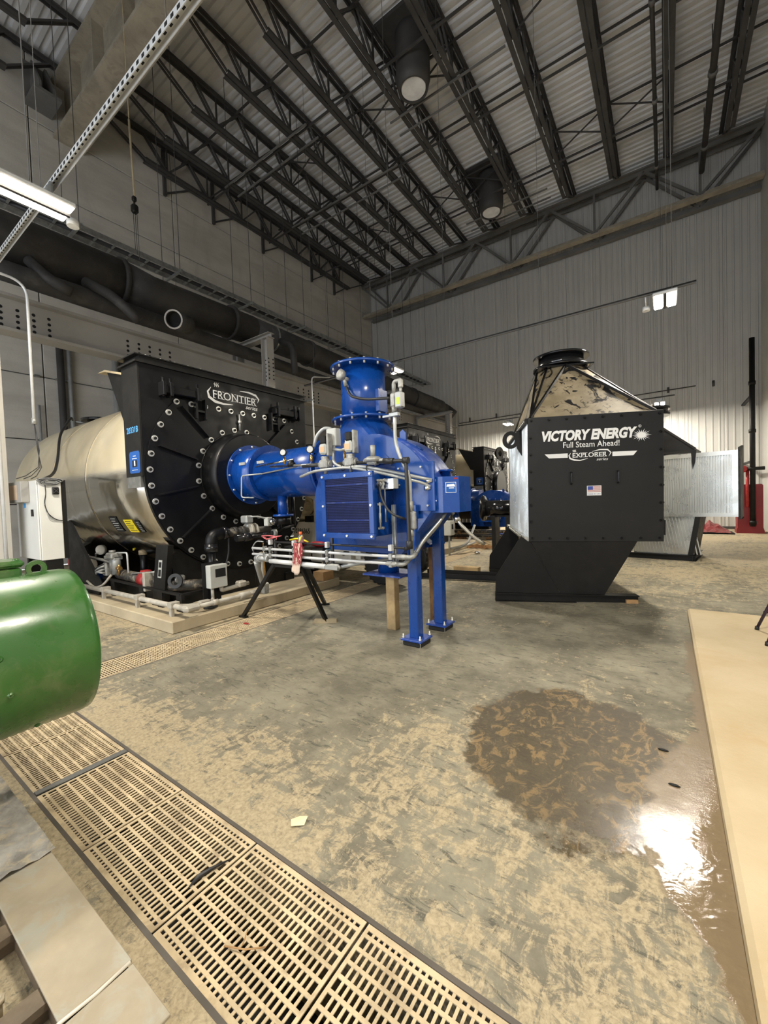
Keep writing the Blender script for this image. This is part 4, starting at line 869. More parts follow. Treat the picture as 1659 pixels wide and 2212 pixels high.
# main vertical conduit on the right
U('main_conduit', MB().tube(bend([(-2.305, 3.56, 2.75), (-2.31, 3.56, 2.17), (-2.23, 3.55, 1.98), (-2.14, 3.55, 1.83), (-2.143, 3.55, .99)], .15), .019, 12), m_cond)
U('conduit_tee', MB().box((-2.345, 3.53, 2.55), (-2.275, 3.60, 2.70), .015).cyl((-2.31, 3.56, 2.50), (-2.31, 3.56, 2.56), .026, 12), m_cast)
U('relay_box', MB().box((-2.265, 3.50, 2.53), (-2.185, 3.58, 2.69), .01), m_cond)
U('relay_label', MB().box((-2.24, 3.498, 2.56), (-2.205, 3.4999, 2.63)), mat('lime_label', (.45, .75, .05), .5))
U('conduit_head', MB().tube(bend([(-2.305, 3.56, 2.70), (-2.305, 3.56, 2.815), (-2.23, 3.56, 2.815)], .04), .022, 12).box((-2.245, 3.535, 2.735), (-2.20, 3.585, 2.83), .01).cyl((-2.222, 3.56, 2.68), (-2.222, 3.56, 2.74), .016, 10), m_cast)
U('conduit_clamp', MB().box((-2.36, 3.53, 2.455), (-2.25, 3.58, 2.495), .004).box((-2.46, 3.56, 2.465), (-2.36, 3.58, 2.485)), m_steel)
U('conduit_body', MB().box((-2.168, 3.525, 1.28), (-2.085, 3.575, 1.47), .014).cyl((-2.143, 3.55, 1.21), (-2.143, 3.55, 1.28), .028, 12).cyl((-2.143, 3.55, 1.47), (-2.143, 3.55, 1.57), .03, 8), m_cast)
U('temperature_head', MB().lathe([(0,.055),(.03,.065),(.06,.065),(.075,.04)], (-3.13, 3.74, 3.08), (-.2,-.85,.2), 18).cyl((-3.13, 3.74, 3.08), (-3.11, 3.76, 2.96), .024, 10).cyl((-3.12, 3.73, 3.05), (-3.12, 3.82, 3.05), .03, 10), m_cast)
U('head_cable', MB().tube(bend([(-3.11, 3.76, 2.97), (-3.02, 3.72, 2.82), (-2.75, 3.64, 2.72), (-2.37, 3.57, 2.66)], .25, 8), .016, 8), m_cable)
U('strut_post', MB().box((-2.395, 3.57, .90), (-2.388, 3.60, 1.54)).box((-2.36, 3.57, .90), (-2.353, 3.60, 1.54)).box((-2.388, 3.593, .90), (-2.36, 3.60, 1.54)), m_steel)
U('flex_drop', MB().tube(bend([(-1.93, 3.92, 1.44), (-1.96, 3.86, 1.36), (-2.08, 3.66, 1.15), (-2.12, 3.58, 1.02)], .08), .02, 8).tube(bend([(-1.96, 3.97, 1.43), (-2.02, 3.9, 1.30), (-2.13, 3.70, 1.10), (-2.20, 3.58, .97)], .08), .018, 8), m_steel)
U('loose_flex', MB().tube(bend([(-1.86, 4.05, 1.44), (-1.84, 4.02, 1.33), (-1.70, 4.1, 1.16), (-1.62, 4.2, 1.08)], .08), .02, 8).cyl((-1.87, 4.03, 1.40), (-1.83, 4.0, 1.34), .035, 10), m_chrome)
# ------------------------------------------------------------------ supports under the burner
m_wood = mat('timber', (.45, .32, .16), .8, var=.2, scale=3, col2=(.25, .15, .07), amt=.5, bump=.2, bscale=30)
m_woodd = mat('stained_timber', (.27, .14, .055), .75, var=.3, scale=5, col2=(.05, .025, .015), amt=.8)
tag(MB().box((-2.84, 4.05, 0), (-2.715, 4.16, .69), .006).build('timber_post', m_wood), 'pale timber post propping the blue burner, left one', 'post')
tag(MB().box((-2.535, 4.60, 0), (-2.42, 4.71, 1.0), .006).build('timber_post', m_woodd), 'dark stained timber post beside the rear blue leg', 'post')
MB().box((-2.62, 4.30, 1.0), (-2.36, 4.74, 1.03)).build('rear_lug', m_blue, bu)
tag(MB().ball((-4.62, 3.32, .006), .05, 9, 4, (1.2, .5, .15)).build('red_scrap', m_red), 'small red scrap lying on the far trench grate', 'scrap')
# ------------------------------------------------------------------ conduit rack in front of the burner
ck = thing('conduit_rack', 'row of white horizontal conduits on clamps in front of the blue burner', 'conduit', (-3.4, 3.5, .8))
def K(name, m, mt=m_white): return m.build(name, mt, ck)
K('conduit', MB().tube([(-4.66, 3.5, .995), (-2.26, 3.5, 1.0)], .0165, 12)); K('conduit', MB().tube([(-4.66, 3.5, .915), (-2.40, 3.5, .922)], .0165, 12))
K('conduit', MB().tube([(-4.30, 3.5, .84), (-3.85, 3.5, .835)], .031, 14)); K('conduit', MB().tube([(-3.86, 3.5, .835), (-3.30, 3.5, .83)], .031, 14))
K('gas_tube', MB().tube([(-4.40, 3.53, 1.09), (-2.16, 3.53, 1.088)], .012, 8), m_cable)
K('conduit_body', MB().box((-3.30, 3.465, .795), (-3.08, 3.54, .87), .03), m_cast); K('body_cover', MB().box((-3.285, 3.459, .805), (-3.095, 3.466, .86), .002), m_cond)
K('big_conduit_end', MB().tube([(-3.10, 3.53, .835), (-2.95, 3.75, .86), (-2.62, 4.0, .90)], .022, 10), m_cond)
for x, z in ((-2.30, 1.0), (-2.42, .922)): K('elbow_body', MB().box((x-.02, 3.47, z-.026), (x+.13, 3.53, z+.026), .02), m_cast)
K('corner_elbow', MB().tube(bend([(-2.2, 3.5, 1.0), (-2.12, 3.52, 1.0), (-2.12, 3.58, 1.03)], .05), .024, 10).tube(bend([(-2.3, 3.5, .922), (-2.22, 3.52, .922), (-2.2, 3.58, .97)], .05), .024, 10), m_cast)
for x in (-4.40, -4.28, -3.83, -3.27, -2.37):
    for z in (1.09, .998, .918):
        if x == -4.40 and z == 1.09: continue
        K('pipe_clamp', MB().box((x-.022, 3.472, z-.034), (x+.022, 3.525, z+.034), .006), m_steel if z < 1.05 else m_white)
for x in (-4.28, -3.83, -3.27): K('strut_hanger', MB().box((x+.02, 3.535, .80), (x+.05, 3.56, 1.24 if x > -3.5 else 1.13)), m_greydk)
K('tee_body', MB().cyl((-4.60, 3.5, .86), (-4.36, 3.5, .865), .033, 14).cyl((-4.38, 3.5, .865), (-4.33, 3.5, .865), .045, 14).tube(bend([(-4.50, 3.5, .86), (-4.62, 3.55, .86), (-4.72, 3.62, .76)], .05), .05, 12), m_cond)
K('riser', MB().tube(bend([(-4.66, 3.55, .80), (-4.72, 3.62, .70), (-4.90, 3.82, .45), (-4.95, 3.88, .36)], .05), [.05]*18 if False else .036, 12), m_cond)
K('riser_body', MB().box((-5.0, 3.84, .25), (-4.90, 3.96, .42), .02), m_cast)
K('floor_run', MB().tube([(-4.98, 3.86, .285), (-5.0, 3.6, .295), (-5.0, 2.84, .292)], .03, 12), m_condd)
K('floor_fitting', MB().cyl((-5.0, 3.66, .295), (-5.0, 3.50, .296), .045, 12).cyl((-5.0, 3.16, .295), (-5.0, 3.08, .295), .04, 12), m_condd)
K('corner_body', MB().box((-5.10, 2.69, .245), (-4.95, 2.90, .335), .03), m_condd)
K('plinth_run', MB().tube([(-5.05, 2.74, .29), (-8.6, 2.74, .275)], .036, 12), m_condd)
for x in (-5.35, -6.3, -7.45): K('run_support', MB().box((x-.03, 2.69, .157), (x+.03, 2.73, .30)).box((x-.05, 2.68, .27), (x+.05, 2.80, .345), .004), m_condd)
K('riser_conduit', MB().tube(bend([(-4.63, 3.58, .90), (-5.05, 3.95, .85), (-5.1, 4.0, .3), (-5.12, 3.6, .27)], .06), .022, 10), m_condd)
for k in range(4): K('wire_bundle', MB().tube(bend([(-4.42, 3.5, 1.08+.004*k), (-4.55-.02*k, 3.52, 1.12-.01*k), (-4.68-.01*k, 3.53, 1.02-.01*k), (-4.66, 3.52, .93)], .08), .008, 6), m_cable if k < 2 else m_cond)
# ------------------------------------------------------------------ tripod stand under the rack
st = thing('pipe_stand', 'black folding pipe stand with splayed legs under the white conduits', 'stand', (-4.1, 3.8, 0))
for a, b in (((-3.72, 3.50, .80), (-3.70, 3.88, .03)), ((-4.22, 3.50, .80), (-4.93, 3.50, .02)), ((-3.70, 3.56, .80), (-4.35, 4.55, .02))): MB().bar(a, b, .045, .045).build('leg', m_flat, st)
MB().bar((-3.71, 3.70, .40), (-4.02, 3.98, .42), .025, .025).build('brace', m_flat, st); MB().bar((-4.23, 3.50, .785), (-3.70, 3.50, .785), .03, .03).build('top_bar', m_flat, st)
MB().bar((-3.83, 3.80, .025), (-3.58, 3.96, .025), .06, .05).build('foot', m_olive, st); MB().bar((-5.0, 3.5, .012), (-4.86, 3.5, .012), .06, .02).build('foot', m_flat, st); MB().bar((-4.40, 4.5, .012), (-4.30, 4.6, .012), .05, .02).build('foot', m_flat, st)
# things on the rack
bt = thing('drink_bottle', 'clear drink bottle with orange cap standing on the conduit rack', 'bottle', (-3.72, 3.51, 1.02))
m_pet, nt_, b_ = nodes('clear_plastic'); b_.inputs['Transmission Weight'].default_value = .9; b_.inputs['Roughness'].default_value = .08; b_.inputs['Base Color'].default_value = (.85, .87, .88, 1); b_.inputs['IOR'].default_value = 1.2
MB().lathe([(0,.03),(.01,.036),(.08,.036),(.09,.033),(.10,.036),(.15,.034),(.19,.016),(.205,.016),(.205,.001)], (-3.72, 3.51, 1.015), Z, 20).build('body', m_pet, bt)
MB().cyl((-3.72, 3.51, 1.20), (-3.72, 3.51, 1.235), .021, 16).build('cap', mat('orange_cap', (.8, .12, .02), .4), bt); MB().lathe([(0,.0372),(.05,.0372)], (-3.72, 3.51, 1.05), Z, 20).build('label', m_flat, bt)
rg = MB(); rs = random.Random(5); nx, nz = 9, 16; v = []
for j in range(nz):
    for i in range(nx):
        u = i/(nx-1); w_ = j/(nz-1); zz = 1.10-.36*w_
        v.append((-3.80+.15*u*(1-.25*w_)+.02*math.sin(w_*5), 3.452-.012*math.sin(u*17+w_*2)-.01*rs.random(), zz-.04*w_*math.sin(u*3)))
rg.add(v, [(j*nx+i, j*nx+nx+i, j*nx+nx+i+1, j*nx+i+1) for j in range(nz-1) for i in range(nx-1)], True)
m_rag, n2, b2_ = nodes('striped_rag'); kk = NB(n2); cc = kk.coord(); wv = kk.noise(kk.mapping(cc, (60, 60, 4)), 1.6, 3); sp = kk.sep(cc)
kk.L(kk.mix(kk.math('MAXIMUM', kk.ramp(wv, .52, .58), kk.ramp(sp[2], .86, .80)), (.30, .03, .04), (.70, .56, .45)), b2_.inputs['Base Color']); b2_.inputs['Roughness'].default_value = .9
rg_o = tag(rg.build('rag', m_rag), 'red and white rag hung over the conduit rack', 'rag'); so = rg_o.modifiers.new('s', 'SOLIDIFY'); so.thickness = .008
wc = MB()
for k in range(5):
    pts = [(-4.30+.13*math.cos(a*.7+k)+.02*k, 3.50+.03*math.sin(a*1.3+k), 1.125+.05*abs(math.sin(a*.5+k*.8))) for a in [q*.5 for q in range(12)]]
    wc.tube(pts, .006, 5)
tag(wc.build('wire_coil', mat('pink_wire', (.55, .13, .14), .5)), 'tangle of pink wire lying on the left end of the rack', 'wire')
tl = thing('red_toolbag', 'red and yellow straps and tools heaped behind the white conduits', 'tools', (-3.9, 3.75, 1.0))
MB().box((-4.2, 3.66, 1.0), (-3.5, 3.9, 1.02)).build('board', m_flat, tl); MB().ball((-4.0, 3.74, 1.06), .09, 10, 6, (1.7, .7, .55)).build('red_bag', m_red, tl); MB().ball((-3.65, 3.74, 1.06), .08, 10, 6, (1.8, .6, .45)).build('red_cloth', m_red, tl)
MB().tube(bend([(-4.15, 3.72, 1.10), (-3.95, 3.70, 1.13), (-3.8, 3.72, 1.08)], .1), .012, 6).build('yellow_strap', m_yellow, tl)
MB().box((-4.16, 3.7, .79), (-4.13, 3.74, 1.0)).box((-3.55, 3.7, .79), (-3.52, 3.74, 1.0)).box((-4.2, 3.5, .785), (-3.5, 3.74, .80)).build('bracket', m_greydk, tl)
# ------------------------------------------------------------------ gas train on the plinth
gt = thing('gas_train', 'dusty black gas piping with red coupling and valves on the plinth edge', 'piping', (-6, 3, .157))
def G(name, m, mt): return m.build(name, mt, gt)
m_dpipe = mat('dusty_black_pipe', (.03, .028, .025), .55, var=.2, scale=6, col2=(.30, .25, .17), amt=.75)
G('riser_pipe', MB().tube([(-5.42, 3.36, .38), (-5.42, 3.36, 1.02)], .055, 20), m_black)
G('elbow', MB().tube(bend([(-5.42, 3.36, .96), (-5.42, 3.37, 1.17), (-5.42, 3.62, 1.18)], .17, 8), .085, 20), m_black)
G('elbow_collar', MB().cyl((-5.42, 3.36, .93), (-5.42, 3.36, 1.03), .095, 20).cyl((-5.42, 3.54, 1.18), (-5.42, 3.62, 1.18), .095, 20).ring((-5.42, 3.365, 1.03), Z, .08, .097, .012, 20), m_gloss)
G('run_pipe', MB().tube([(-5.42, 3.6, 1.18), (-5.42, 4.42, 1.17)], .06, 20), m_dpipe)
for y in (3.72, 3.86): G('union', MB().cyl((-5.42, y, 1.18), (-5.42, y+.07, 1.18), .078, 16), m_dpipe)
G('butterfly_valve', MB().cyl((-5.42, 3.99, 1.175), (-5.42, 4.04, 1.175), .13, 24).cyl((-5.42, 4.10, 1.175), (-5.42, 4.13, 1.175), .12, 24), m_condd)
G('tee_pipe', MB().tube([(-5.25, 3.66, 1.10), (-5.25, 4.12, 1.10)], .055, 16).tube([(-5.25, 4.1, 1.10), (-5.2, 4.32, 1.12)], .04, 14).cyl((-5.25, 3.78, 1.10), (-5.25, 3.98, 1.10), .065, 16), m_gloss)
G('flange_stub', MB().cyl((-5.2, 4.30, 1.12), (-5.19, 4.36, 1.12), .06, 16), m_cast)
G('valve_motor', MB().box((-5.50, 3.92, 1.30), (-5.34, 4.06, 1.42), .02).cyl((-5.42, 4.0, 1.2), (-5.42, 4.0, 1.3), .03, 10), m_cond)
G('motor_box', MB().box((-5.26, 4.18, 1.24), (-5.16, 4.28, 1.38), .01), m_greybox); G('motor_knob', MB().cyl((-5.16, 4.23, 1.31), (-5.10, 4.26, 1.31), .05, 14), m_chrome)
G('motor_conduit', MB().tube(bend([(-5.34, 4.0, 1.40), (-5.28, 4.1, 1.40), (-5.22, 4.2, 1.36)], .05), .014, 8), m_cond)
G('drop_pipe', MB().tube(bend([(-5.42, 4.3, 1.17), (-5.42, 4.62, 1.16), (-5.42, 4.62, 1.42), (-4.9, 4.40, 1.42)], .05), .05, 14).cyl((-4.72, 4.12, 1.28), (-4.72, 4.12, 1.40), .11, 18), m_black)
G('side_pipe', MB().tube([(-5.35, 4.9, 1.70), (-5.35, 4.9, 1.20)], .03, 12).tube([(-5.35, 4.9, 1.22), (-5.30, 4.4, 1.12)], .025, 10), m_black)
G('vent_pipe', MB().tube(bend([(-5.3, 4.3, .85), (-5.3, 4.02, .84), (-5.3, 4.04, .30)], .04), .02, 10), m_black); G('vent_pipe', MB().tube([(-5.3, 4.18, .98), (-5.28, 4.18, .45)], .012, 8), m_brass)
G('fuel_hose', MB().tube(bend([(-5.38, 3.62, 1.1), (-5.36, 3.6, .85), (-5.34, 3.48, .62), (-5.34, 3.5, .5)], .15), .014, 8), m_cable)
# switch box
G('box_plate', MB().box((-5.36, 3.16, .20), (-5.335, 3.43, .79)), m_black)
bx = G('switch_box', MB().box((-5.335, 3.20, .43), (-5.22, 3.47, .755), .008), m_greybox); MB().box((-5.2195, 3.28, .58), (-5.217, 3.44, .70)).build('box_label', m_hole, bx)
G('box_conduit', MB().tube([(-5.28, 3.26, .44), (-5.28, 3.26, .27)], .022, 10).tube(bend([(-5.28, 3.40, .43), (-5.28, 3.40, .37), (-5.28, 3.62, .38), (-5.28, 3.86, .39)], .04), .03, 10).box((-5.34, 3.66, .36), (-5.22, 3.80, .45), .02), m_condd)
G('low_conduit', MB().tube(bend([(-5.28, 3.26, .28), (-5.2, 3.2, .27), (-5.22, 2.95, .26), (-5.4, 2.85, .26)], .05), .026, 10).box((-5.24, 3.0, .24), (-5.16, 3.16, .31), .015), m_condd)
# skid with angle frame and control valves
G('skid_angle', MB().bar((-5.45, 2.90, .39), (-7.95, 2.90, .42), .05, .03).bar((-5.45, 3.42, .39), (-5.45, 2.90, .39), .05, .03), m_flat)
for x in (-5.48, -6.0, -6.55, -7.55): G('skid_leg', MB().box((x-.07, 2.88, .157), (x+.07, 2.92, .40)), m_flat)
G('main_pipe', MB().tube([(-7.6, 3.02, .50), (-6.75, 3.02, .48)], .085, 20), m_dpipe)
G('red_coupling', MB().cyl((-6.78, 3.02, .48), (-6.58, 3.02, .48), .115, 20).box((-6.75, 2.96, .57), (-6.61, 3.08, .625), .01).box((-6.75, 2.96, .335), (-6.61, 3.08, .39), .01), m_red)
G('flange_plate', MB().box((-6.50, 2.88, .34), (-6.43, 3.16, .62), .005), m_condd); G('flange_plate', MB().cyl((-6.56, 3.02, .48), (-6.50, 3.02, .48), .12, 20), m_cast)
G('insulated_elbow', MB().tube(bend([(-6.43, 3.02, .48), (-5.95, 3.0, .46), (-5.80, 3.02, .46), (-5.48, 3.28, .47)], .18, 8), .075, 18), m_dpipe)
G('end_valve', MB().box((-5.50, 3.24, .42), (-5.40, 3.36, .60), .01).cyl((-5.45, 3.3, .6), (-5.45, 3.3, .64), .04, 10), m_cast)
G('cam_valve', MB().box((-6.05, 3.06, .52), (-5.78, 3.16, .60), .02).cyl((-5.74, 3.02, .56), (-5.70, 3.02, .56), .05, 16).tube([(-6.5, 3.08, .62), (-6.05, 3.1, .57)], .022, 8), m_cast)
G('cam_wheel', MB().lathe([(0,.06),(0,.105),(.03,.105),(.03,.06),(0,.06)], (-5.70, 2.97, .55), (.5,-.8,.1), 24), m_rubber)
G('handle_rod', MB().tube([(-7.0, 2.96, .56), (-6.2, 2.98, .64)], .013, 8), m_cast); G('handle_rod', MB().tube([(-6.3, 3.0, .62), (-5.9, 2.96, .60)], .02, 8), m_chrome)
G('oil_filter', MB().lathe([(0,.07),(.26,.07),(.28,.06)], (-7.62, 2.98, .50), Z, 20).box((-7.95, 2.92, .74), (-7.55, 3.06, .80), .01), m_cond)
G('filter_head', MB().box((-7.78, 2.88, .76), (-7.55, 3.06, .86), .02).cyl((-7.7, 2.96, .86), (-7.7, 2.96, .90), .05, 12), m_cast)
G('regulator', MB().box((-7.98, 2.90, .45), (-7.84, 3.06, .68), .02).cyl((-7.72, 2.95, .55), (-7.72, 2.95, .78), .035, 12), m_cast)
G('upper_pipe', MB().tube([(-8.75, 2.95, .74), (-7.65, 2.95, .70)], .026, 10).tube([(-8.75, 2.95, .78), (-8.75, 2.95, .5)], .03, 10).tube(bend([(-8.35, 2.95, .76), (-8.3, 2.93, .82), (-8.15, 2.93, .83)], .03), .015, 8), m_cast)
G('gauge_body', MB().cyl((-8.25, 3.02, .88), (-8.22, 2.97, .88), .085, 20), m_cond); G('gauge_dial', MB().cyl((-8.2199, 2.9699, .88), (-8.218, 2.967, .88), .076, 20), m_gaug)
G('loop_tube', MB().tube(bend([(-7.6, 2.98, .86), (-7.2, 2.98, .88), (-7.18, 2.98, .50)], .05), .014, 8), m_white)
G('brass_valve', MB().cyl((-7.45, 2.93, .62), (-7.35, 2.93, .62), .035, 8).cyl((-7.4, 2.93, .5), (-7.4, 2.93, .68), .016, 8), m_brass)
for k in range(6): G('flex_hose', MB().tube(bend([(-8.55+.08*k, 2.86, .42-.03*k), (-8.2+.05*k, 2.8, .45+.02*k), (-7.98+.03*k, 2.84, .62-.02*k), (-7.9, 2.92, .66-.03*k)], .14), .018, 8).cyl((-8.58+.08*k, 2.86, .42-.03*k), (-8.50+.08*k, 2.855, .425-.03*k), .028, 8), m_cond if k%2 else m_cable)
G('hose_loop', MB().tube(bend([(-8.3, 2.78, .36), (-7.95, 2.76, .27), (-7.7, 2.80, .33), (-7.62, 2.9, .5)], .15), .02, 8), m_condd)
G('pump_motor', MB().cyl((-9.3, 2.98, .58), (-8.75, 2.98, .58), .13, 20), m_condd); G('pump_head', MB().cyl((-9.45, 2.98, .6), (-9.25, 2.98, .6), .12, 16), m_red)
G('pump_base', MB().box((-9.6, 2.84, .30), (-8.55, 3.12, .45), .01), m_blue)
ow = thing('water_column', 'black upright column with bright metal head behind the gas piping', 'valve', (-7.35, 3.35, .157))
MB().tube([(-7.35, 3.30, .157), (-7.35, 3.30, .95)], .06, 16).cyl((-7.35, 3.3, .157), (-7.35, 3.3, .19), .12, 16).build('column', m_black, ow); MB().cyl((-7.35, 3.30, .80), (-7.35, 3.30, .90), .075, 12).build('collar', m_olive, ow)
MB().cyl((-7.35, 3.30, .95), (-7.35, 3.30, 1.05), .07, 16).box((-7.53, 3.2, 1.02), (-7.28, 3.38, 1.16), .03).cyl((-7.3, 3.26, 1.10), (-7.18, 3.24, 1.11), .05, 14).box((-7.52, 3.22, 1.18), (-7.30, 3.34, 1.28), .02).cyl((-7.26, 3.26, 1.24), (-7.16, 3.25, 1.24), .045, 14).build('head', m_chrome, ow)
MB().box((-7.46, 3.18, .88), (-7.44, 3.2, 1.08)).build('tag_strip', m_yellow, ow)
lp = thing('leaning_panel', 'black sloped panel with grey label leaning beside the front saddle', 'panel', (-6.0, 2.97, .157))
MB().obox((-6.28, 2.90, .157), (.33, 0, .0), (0, .08, 0), (.22, 0, .90)).build('panel', m_flat, lp)
lb_ = MB().obox((-6.07, 2.899, .58), (.10, 0, 0), (0, .001, 0), (.06, 0, .26)).build('label', m_greybox, lp); MB().obox((-6.052, 2.897, .60), (.07, 0, 0), (0, .001, 0), (.024, 0, .10)).obox((-6.02, 2.897, .73), (.07, 0, 0), (0, .001, 0), (.02, 0, .08)).build('label_print', m_hole, lb_)
tag(MB().ball((-8.2, 2.66, .20), .10, 10, 6, (1.6, .6, .45)).build('plastic_bag', m_pet), 'clear plastic bag under the conduit at the plinth edge', 'bag')
tag(MB().box((-4.99-.36, 5.32, .157), (-5.10, 5.60, .32), .004).build('cardboard_box', m_card), 'small cardboard box on the far corner of the near plinth', 'box')
rgz = tag(MB().ball((-5.28, 3.22, .175), .07, 8, 5, (1.3, 1.6, .3)).build('black_glove', m_rubber), 'black glove lying on the plinth beside the low conduit', 'glove')

# ------------------------------------------------------------------ black economizer unit
def smear_mat():
    m, nt, b = nodes('dusty_smeared_black'); k = NB(nt); co = k.coord()
    n1 = k.noise(k.mapping(co, (1.6, 1.6, 1.0)), 1.5, 6, .62, 2.2); n2 = k.noise(k.mapping(co, (3.5, 3.5, 1.2)), 2.4, 5, .7, 1.2)
    f = k.math('MAXIMUM', k.ramp(n1, .535, .59), k.math('MULTIPLY', k.ramp(n2, .57, .64), .8))
    k.L(k.mix(f, k.mix(k.ramp(k.noise(co, 4, 5), .3, .7), (.24, .19, .11), (.36, .29, .18)), (.014, .014, .015)), b.inputs['Base Color'])
    k.L(k.ramp(f, 0, 1, .55, .3, False), b.inputs['Roughness']); return m
m_smear = smear_mat()
m_panelblk = mat('satin_black_panel', (.0125, .0128, .0137), .5, var=.08, scale=1.5)
matte(m_panelblk, .35)
m_galv = mat('galvanized_sheet', (.52, .53, .51), .3, .85, var=.08, scale=1.2)
ec = thing('economizer', 'tall black economizer box with white lettering and dusty pyramid hood', 'economizer', (-2.154, 5.973, 0.0), math.radians(23))
ec.rotation_euler = (0, math.radians(.6), math.radians(23))
def E(name, m, mt, par=None): return m.build(name, mt, par or ec, True)
X, Y, Z = (1,0,0), (0,1,0), (0,0,1)
u0, u1, z0, z1 = .50, 2.29, .90, 2.73
fp = E('front_panel', MB().box((u0, -.02, z0), (u1, .03, z1), .004), m_panelblk)
bm = MB().cyl((0,0,0), (0,-.02,0), .02, 6).add(*(lambda q: (q.v, q.f))(MB().cyl((0,-.02,0), (0,-.045,0), .011, 6))).mesh('bolt', m_flat)
pos = [(u0+.05+i*(u1-u0-.1)/7, z1-.045) for i in range(8)]+[(u0+.05+i*(u1-u0-.1)/7, z0+.05) for i in range(8)]+[(u, z0+.05+(i+1)*(z1-z0-.1)/7) for i in range(6) for u in (u0+.035, u1-.035)]
for p in pos: put(bm, 'bolt', ec, True, loc=(p[0], -.02, p[1]))
sm = MB()
for p in pos[16:]: sm.cyl((u1-.01, .06, p[1]), (u1+.035, .06, p[1]), .014, 6) if p[0] > 1 else None
sm.build('side_bolts', m_flat, ec, True, kind='stuff')
F = -.0215
text(fp, 'brand_text', 'VICTORY ENERGY', (1.325, F, 2.442), X, Z, .2, m_whitep, shear=.22, bold=.05, local=True, fit=(1.262, .155))
text(fp, 'slogan_text', 'Full Steam Ahead!', (1.357, F, 2.305), X, Z, .1, m_whitep, bold=.004, local=True, fit=(.745, .083))
sb = MB(); n = 20; v = []
for i in range(2*n):
    a = PI*i/n; r = (.085 if i % 2 == 0 else .0); rr = .128 if (i//2) % 2 == 0 else .105; r = rr if i % 2 == 0 else .05; v.append((2.01+r*math.cos(a), F-.001, 2.395+r*math.sin(a)*.72))
sb.add(v+[(2.01, F-.001, 2.395)], [(i, (i+1) % (2*n), 2*n) for i in range(2*n)]); sb.build('starburst', m_whitep, fp, True)
text(fp, 'registered_mark', 'R', (1.99, F, 2.522), X, Z, .02, m_whitep, local=True, fit=(.012, .016)); E('mark_ring', MB().ring((1.99, F+.001, 2.522), (0,-1,0), .015, .019, .0015, 16), m_whitep, fp)
E('logo_bar', MB().prism([(.729,2.183),(1.045,2.183),(1.045,2.121),(.79,2.121)], (0, F, 0), X, Z, (0,-.001,0)), m_whitep, fp); E('logo_bar', MB().prism([(1.637,2.180),(1.955,2.180),(1.905,2.118),(1.637,2.118)], (0, F, 0), X, Z, (0,-.001,0)), m_whitep, fp)
text(fp, 'series_name_text', 'EXPLORER', (1.338, F, 2.152), X, Z, .07, m_whitep, local=True, bold=.012, fit=(.455, .064))
# slab serifs for the name
sf = MB()
for x in (1.128, 1.17, 1.228, 1.27, 1.295, 1.352, 1.44, 1.50, 1.54): sf.box((x-.018, F, 2.1195), (x+.014, F-.001, 2.125)); sf.box((x-.018, F, 2.1785), (x+.014, F-.001, 2.184))
sf.build('name_serifs', m_whitep, fp, True, kind='stuff')
text(fp, 'series_text', 'series', (1.505, F, 2.083), X, Z, .07, m_whitep, local=True, shear=.3, fit=(.15, .036))
sw = MB(); SWOOSH(sw, (0, F, 0), X, Z, [(1.085,2.185),(1.062,2.15),(1.075,2.11),(1.13,2.085),(1.21,2.075),(1.315,2.10)], .011); SWOOSH(sw, (0, F, 0), X, Z, [(1.37,2.195),(1.47,2.218),(1.575,2.214),(1.618,2.17),(1.59,2.12)], .009)
for q in range(3): SWOOSH(sw, (1.115+q*.016, F, 2.196), X, Z, [(0,0),(.008,.01),(-.002,.022),(.008,.036)], .005)
sw.build('logo_swoosh', m_whitep, fp, True)
for x in (1.086, 1.703): E('handle', MB().tube(bend([(x, -.02, 1.74), (x, -.07, 1.74), (x, -.07, 1.905), (x, -.02, 1.905)], .02), .012, 8), m_gloss)
fg = E('flag_sticker', MB().prism([(1.299,1.566),(1.49,1.566),(1.49,1.706),(1.299,1.706)], (0, F+.001, 0), X, Z, (0,-.001,0)), m_whitep)
sp = MB()
for i in range(7): z = 1.696-i*.0126; sp.add([(1.308, F-.001, z-.0035), (1.481, F-.001, z-.0035), (1.481, F-.001, z+.003), (1.308, F-.001, z+.003)], [(0,1,2,3)])
sp.build('flag_stripes', m_fred, fg, True, kind='stuff'); E('flag_canton', MB().prism([(1.308,1.65),(1.378,1.65),(1.378,1.7),(1.308,1.7)], (0, F-.001, 0), X, Z, (0,-.0008,0)), m_fblue, fg)
text(fg, 'flag_text', 'MADE IN USA', (1.3945, F-.0005, 1.5865), X, Z, .02, m_fblue, local=True, fit=(.172, .018))
# ribbed housing
pr = [(.03, .53)]; n = 46
for i in range(n):
    v0 = .05+i*2.85/n; q = 2.85/n; pr += [(v0, .545), (v0+q*.4, .545), (v0+q*.55, .505), (v0+q*.85, .505)]
pr += [(2.92, .53), (2.92, 2.25), (.03, 2.25)]
E('ribbed_housing', MB().prism(pr, (0,0,.96), Y, X, (0,0,1.70)), m_galv)
E('rear_panel', MB().box((u0, 2.92, z0), (u1, 2.97, z1)), m_panelblk)
E('bottom_ledge', MB().box((.44, .03, .90), (2.27, 2.92, .96)), m_galv); E('top_ledge', MB().box((.47, .03, 2.66), (2.28, 2.92, 2.73)), m_flat)
rb = MB()
for i in range(22): rb.cyl((.46, .15+i*.125, .93), (.435, .15+i*.125, .93), .014, 6); rb.cyl((.48, .15+i*.125, 2.70), (.455, .15+i*.125, 2.70), .014, 6)
rb.build('ledge_bolts', m_bolt, ec, True, kind='stuff')
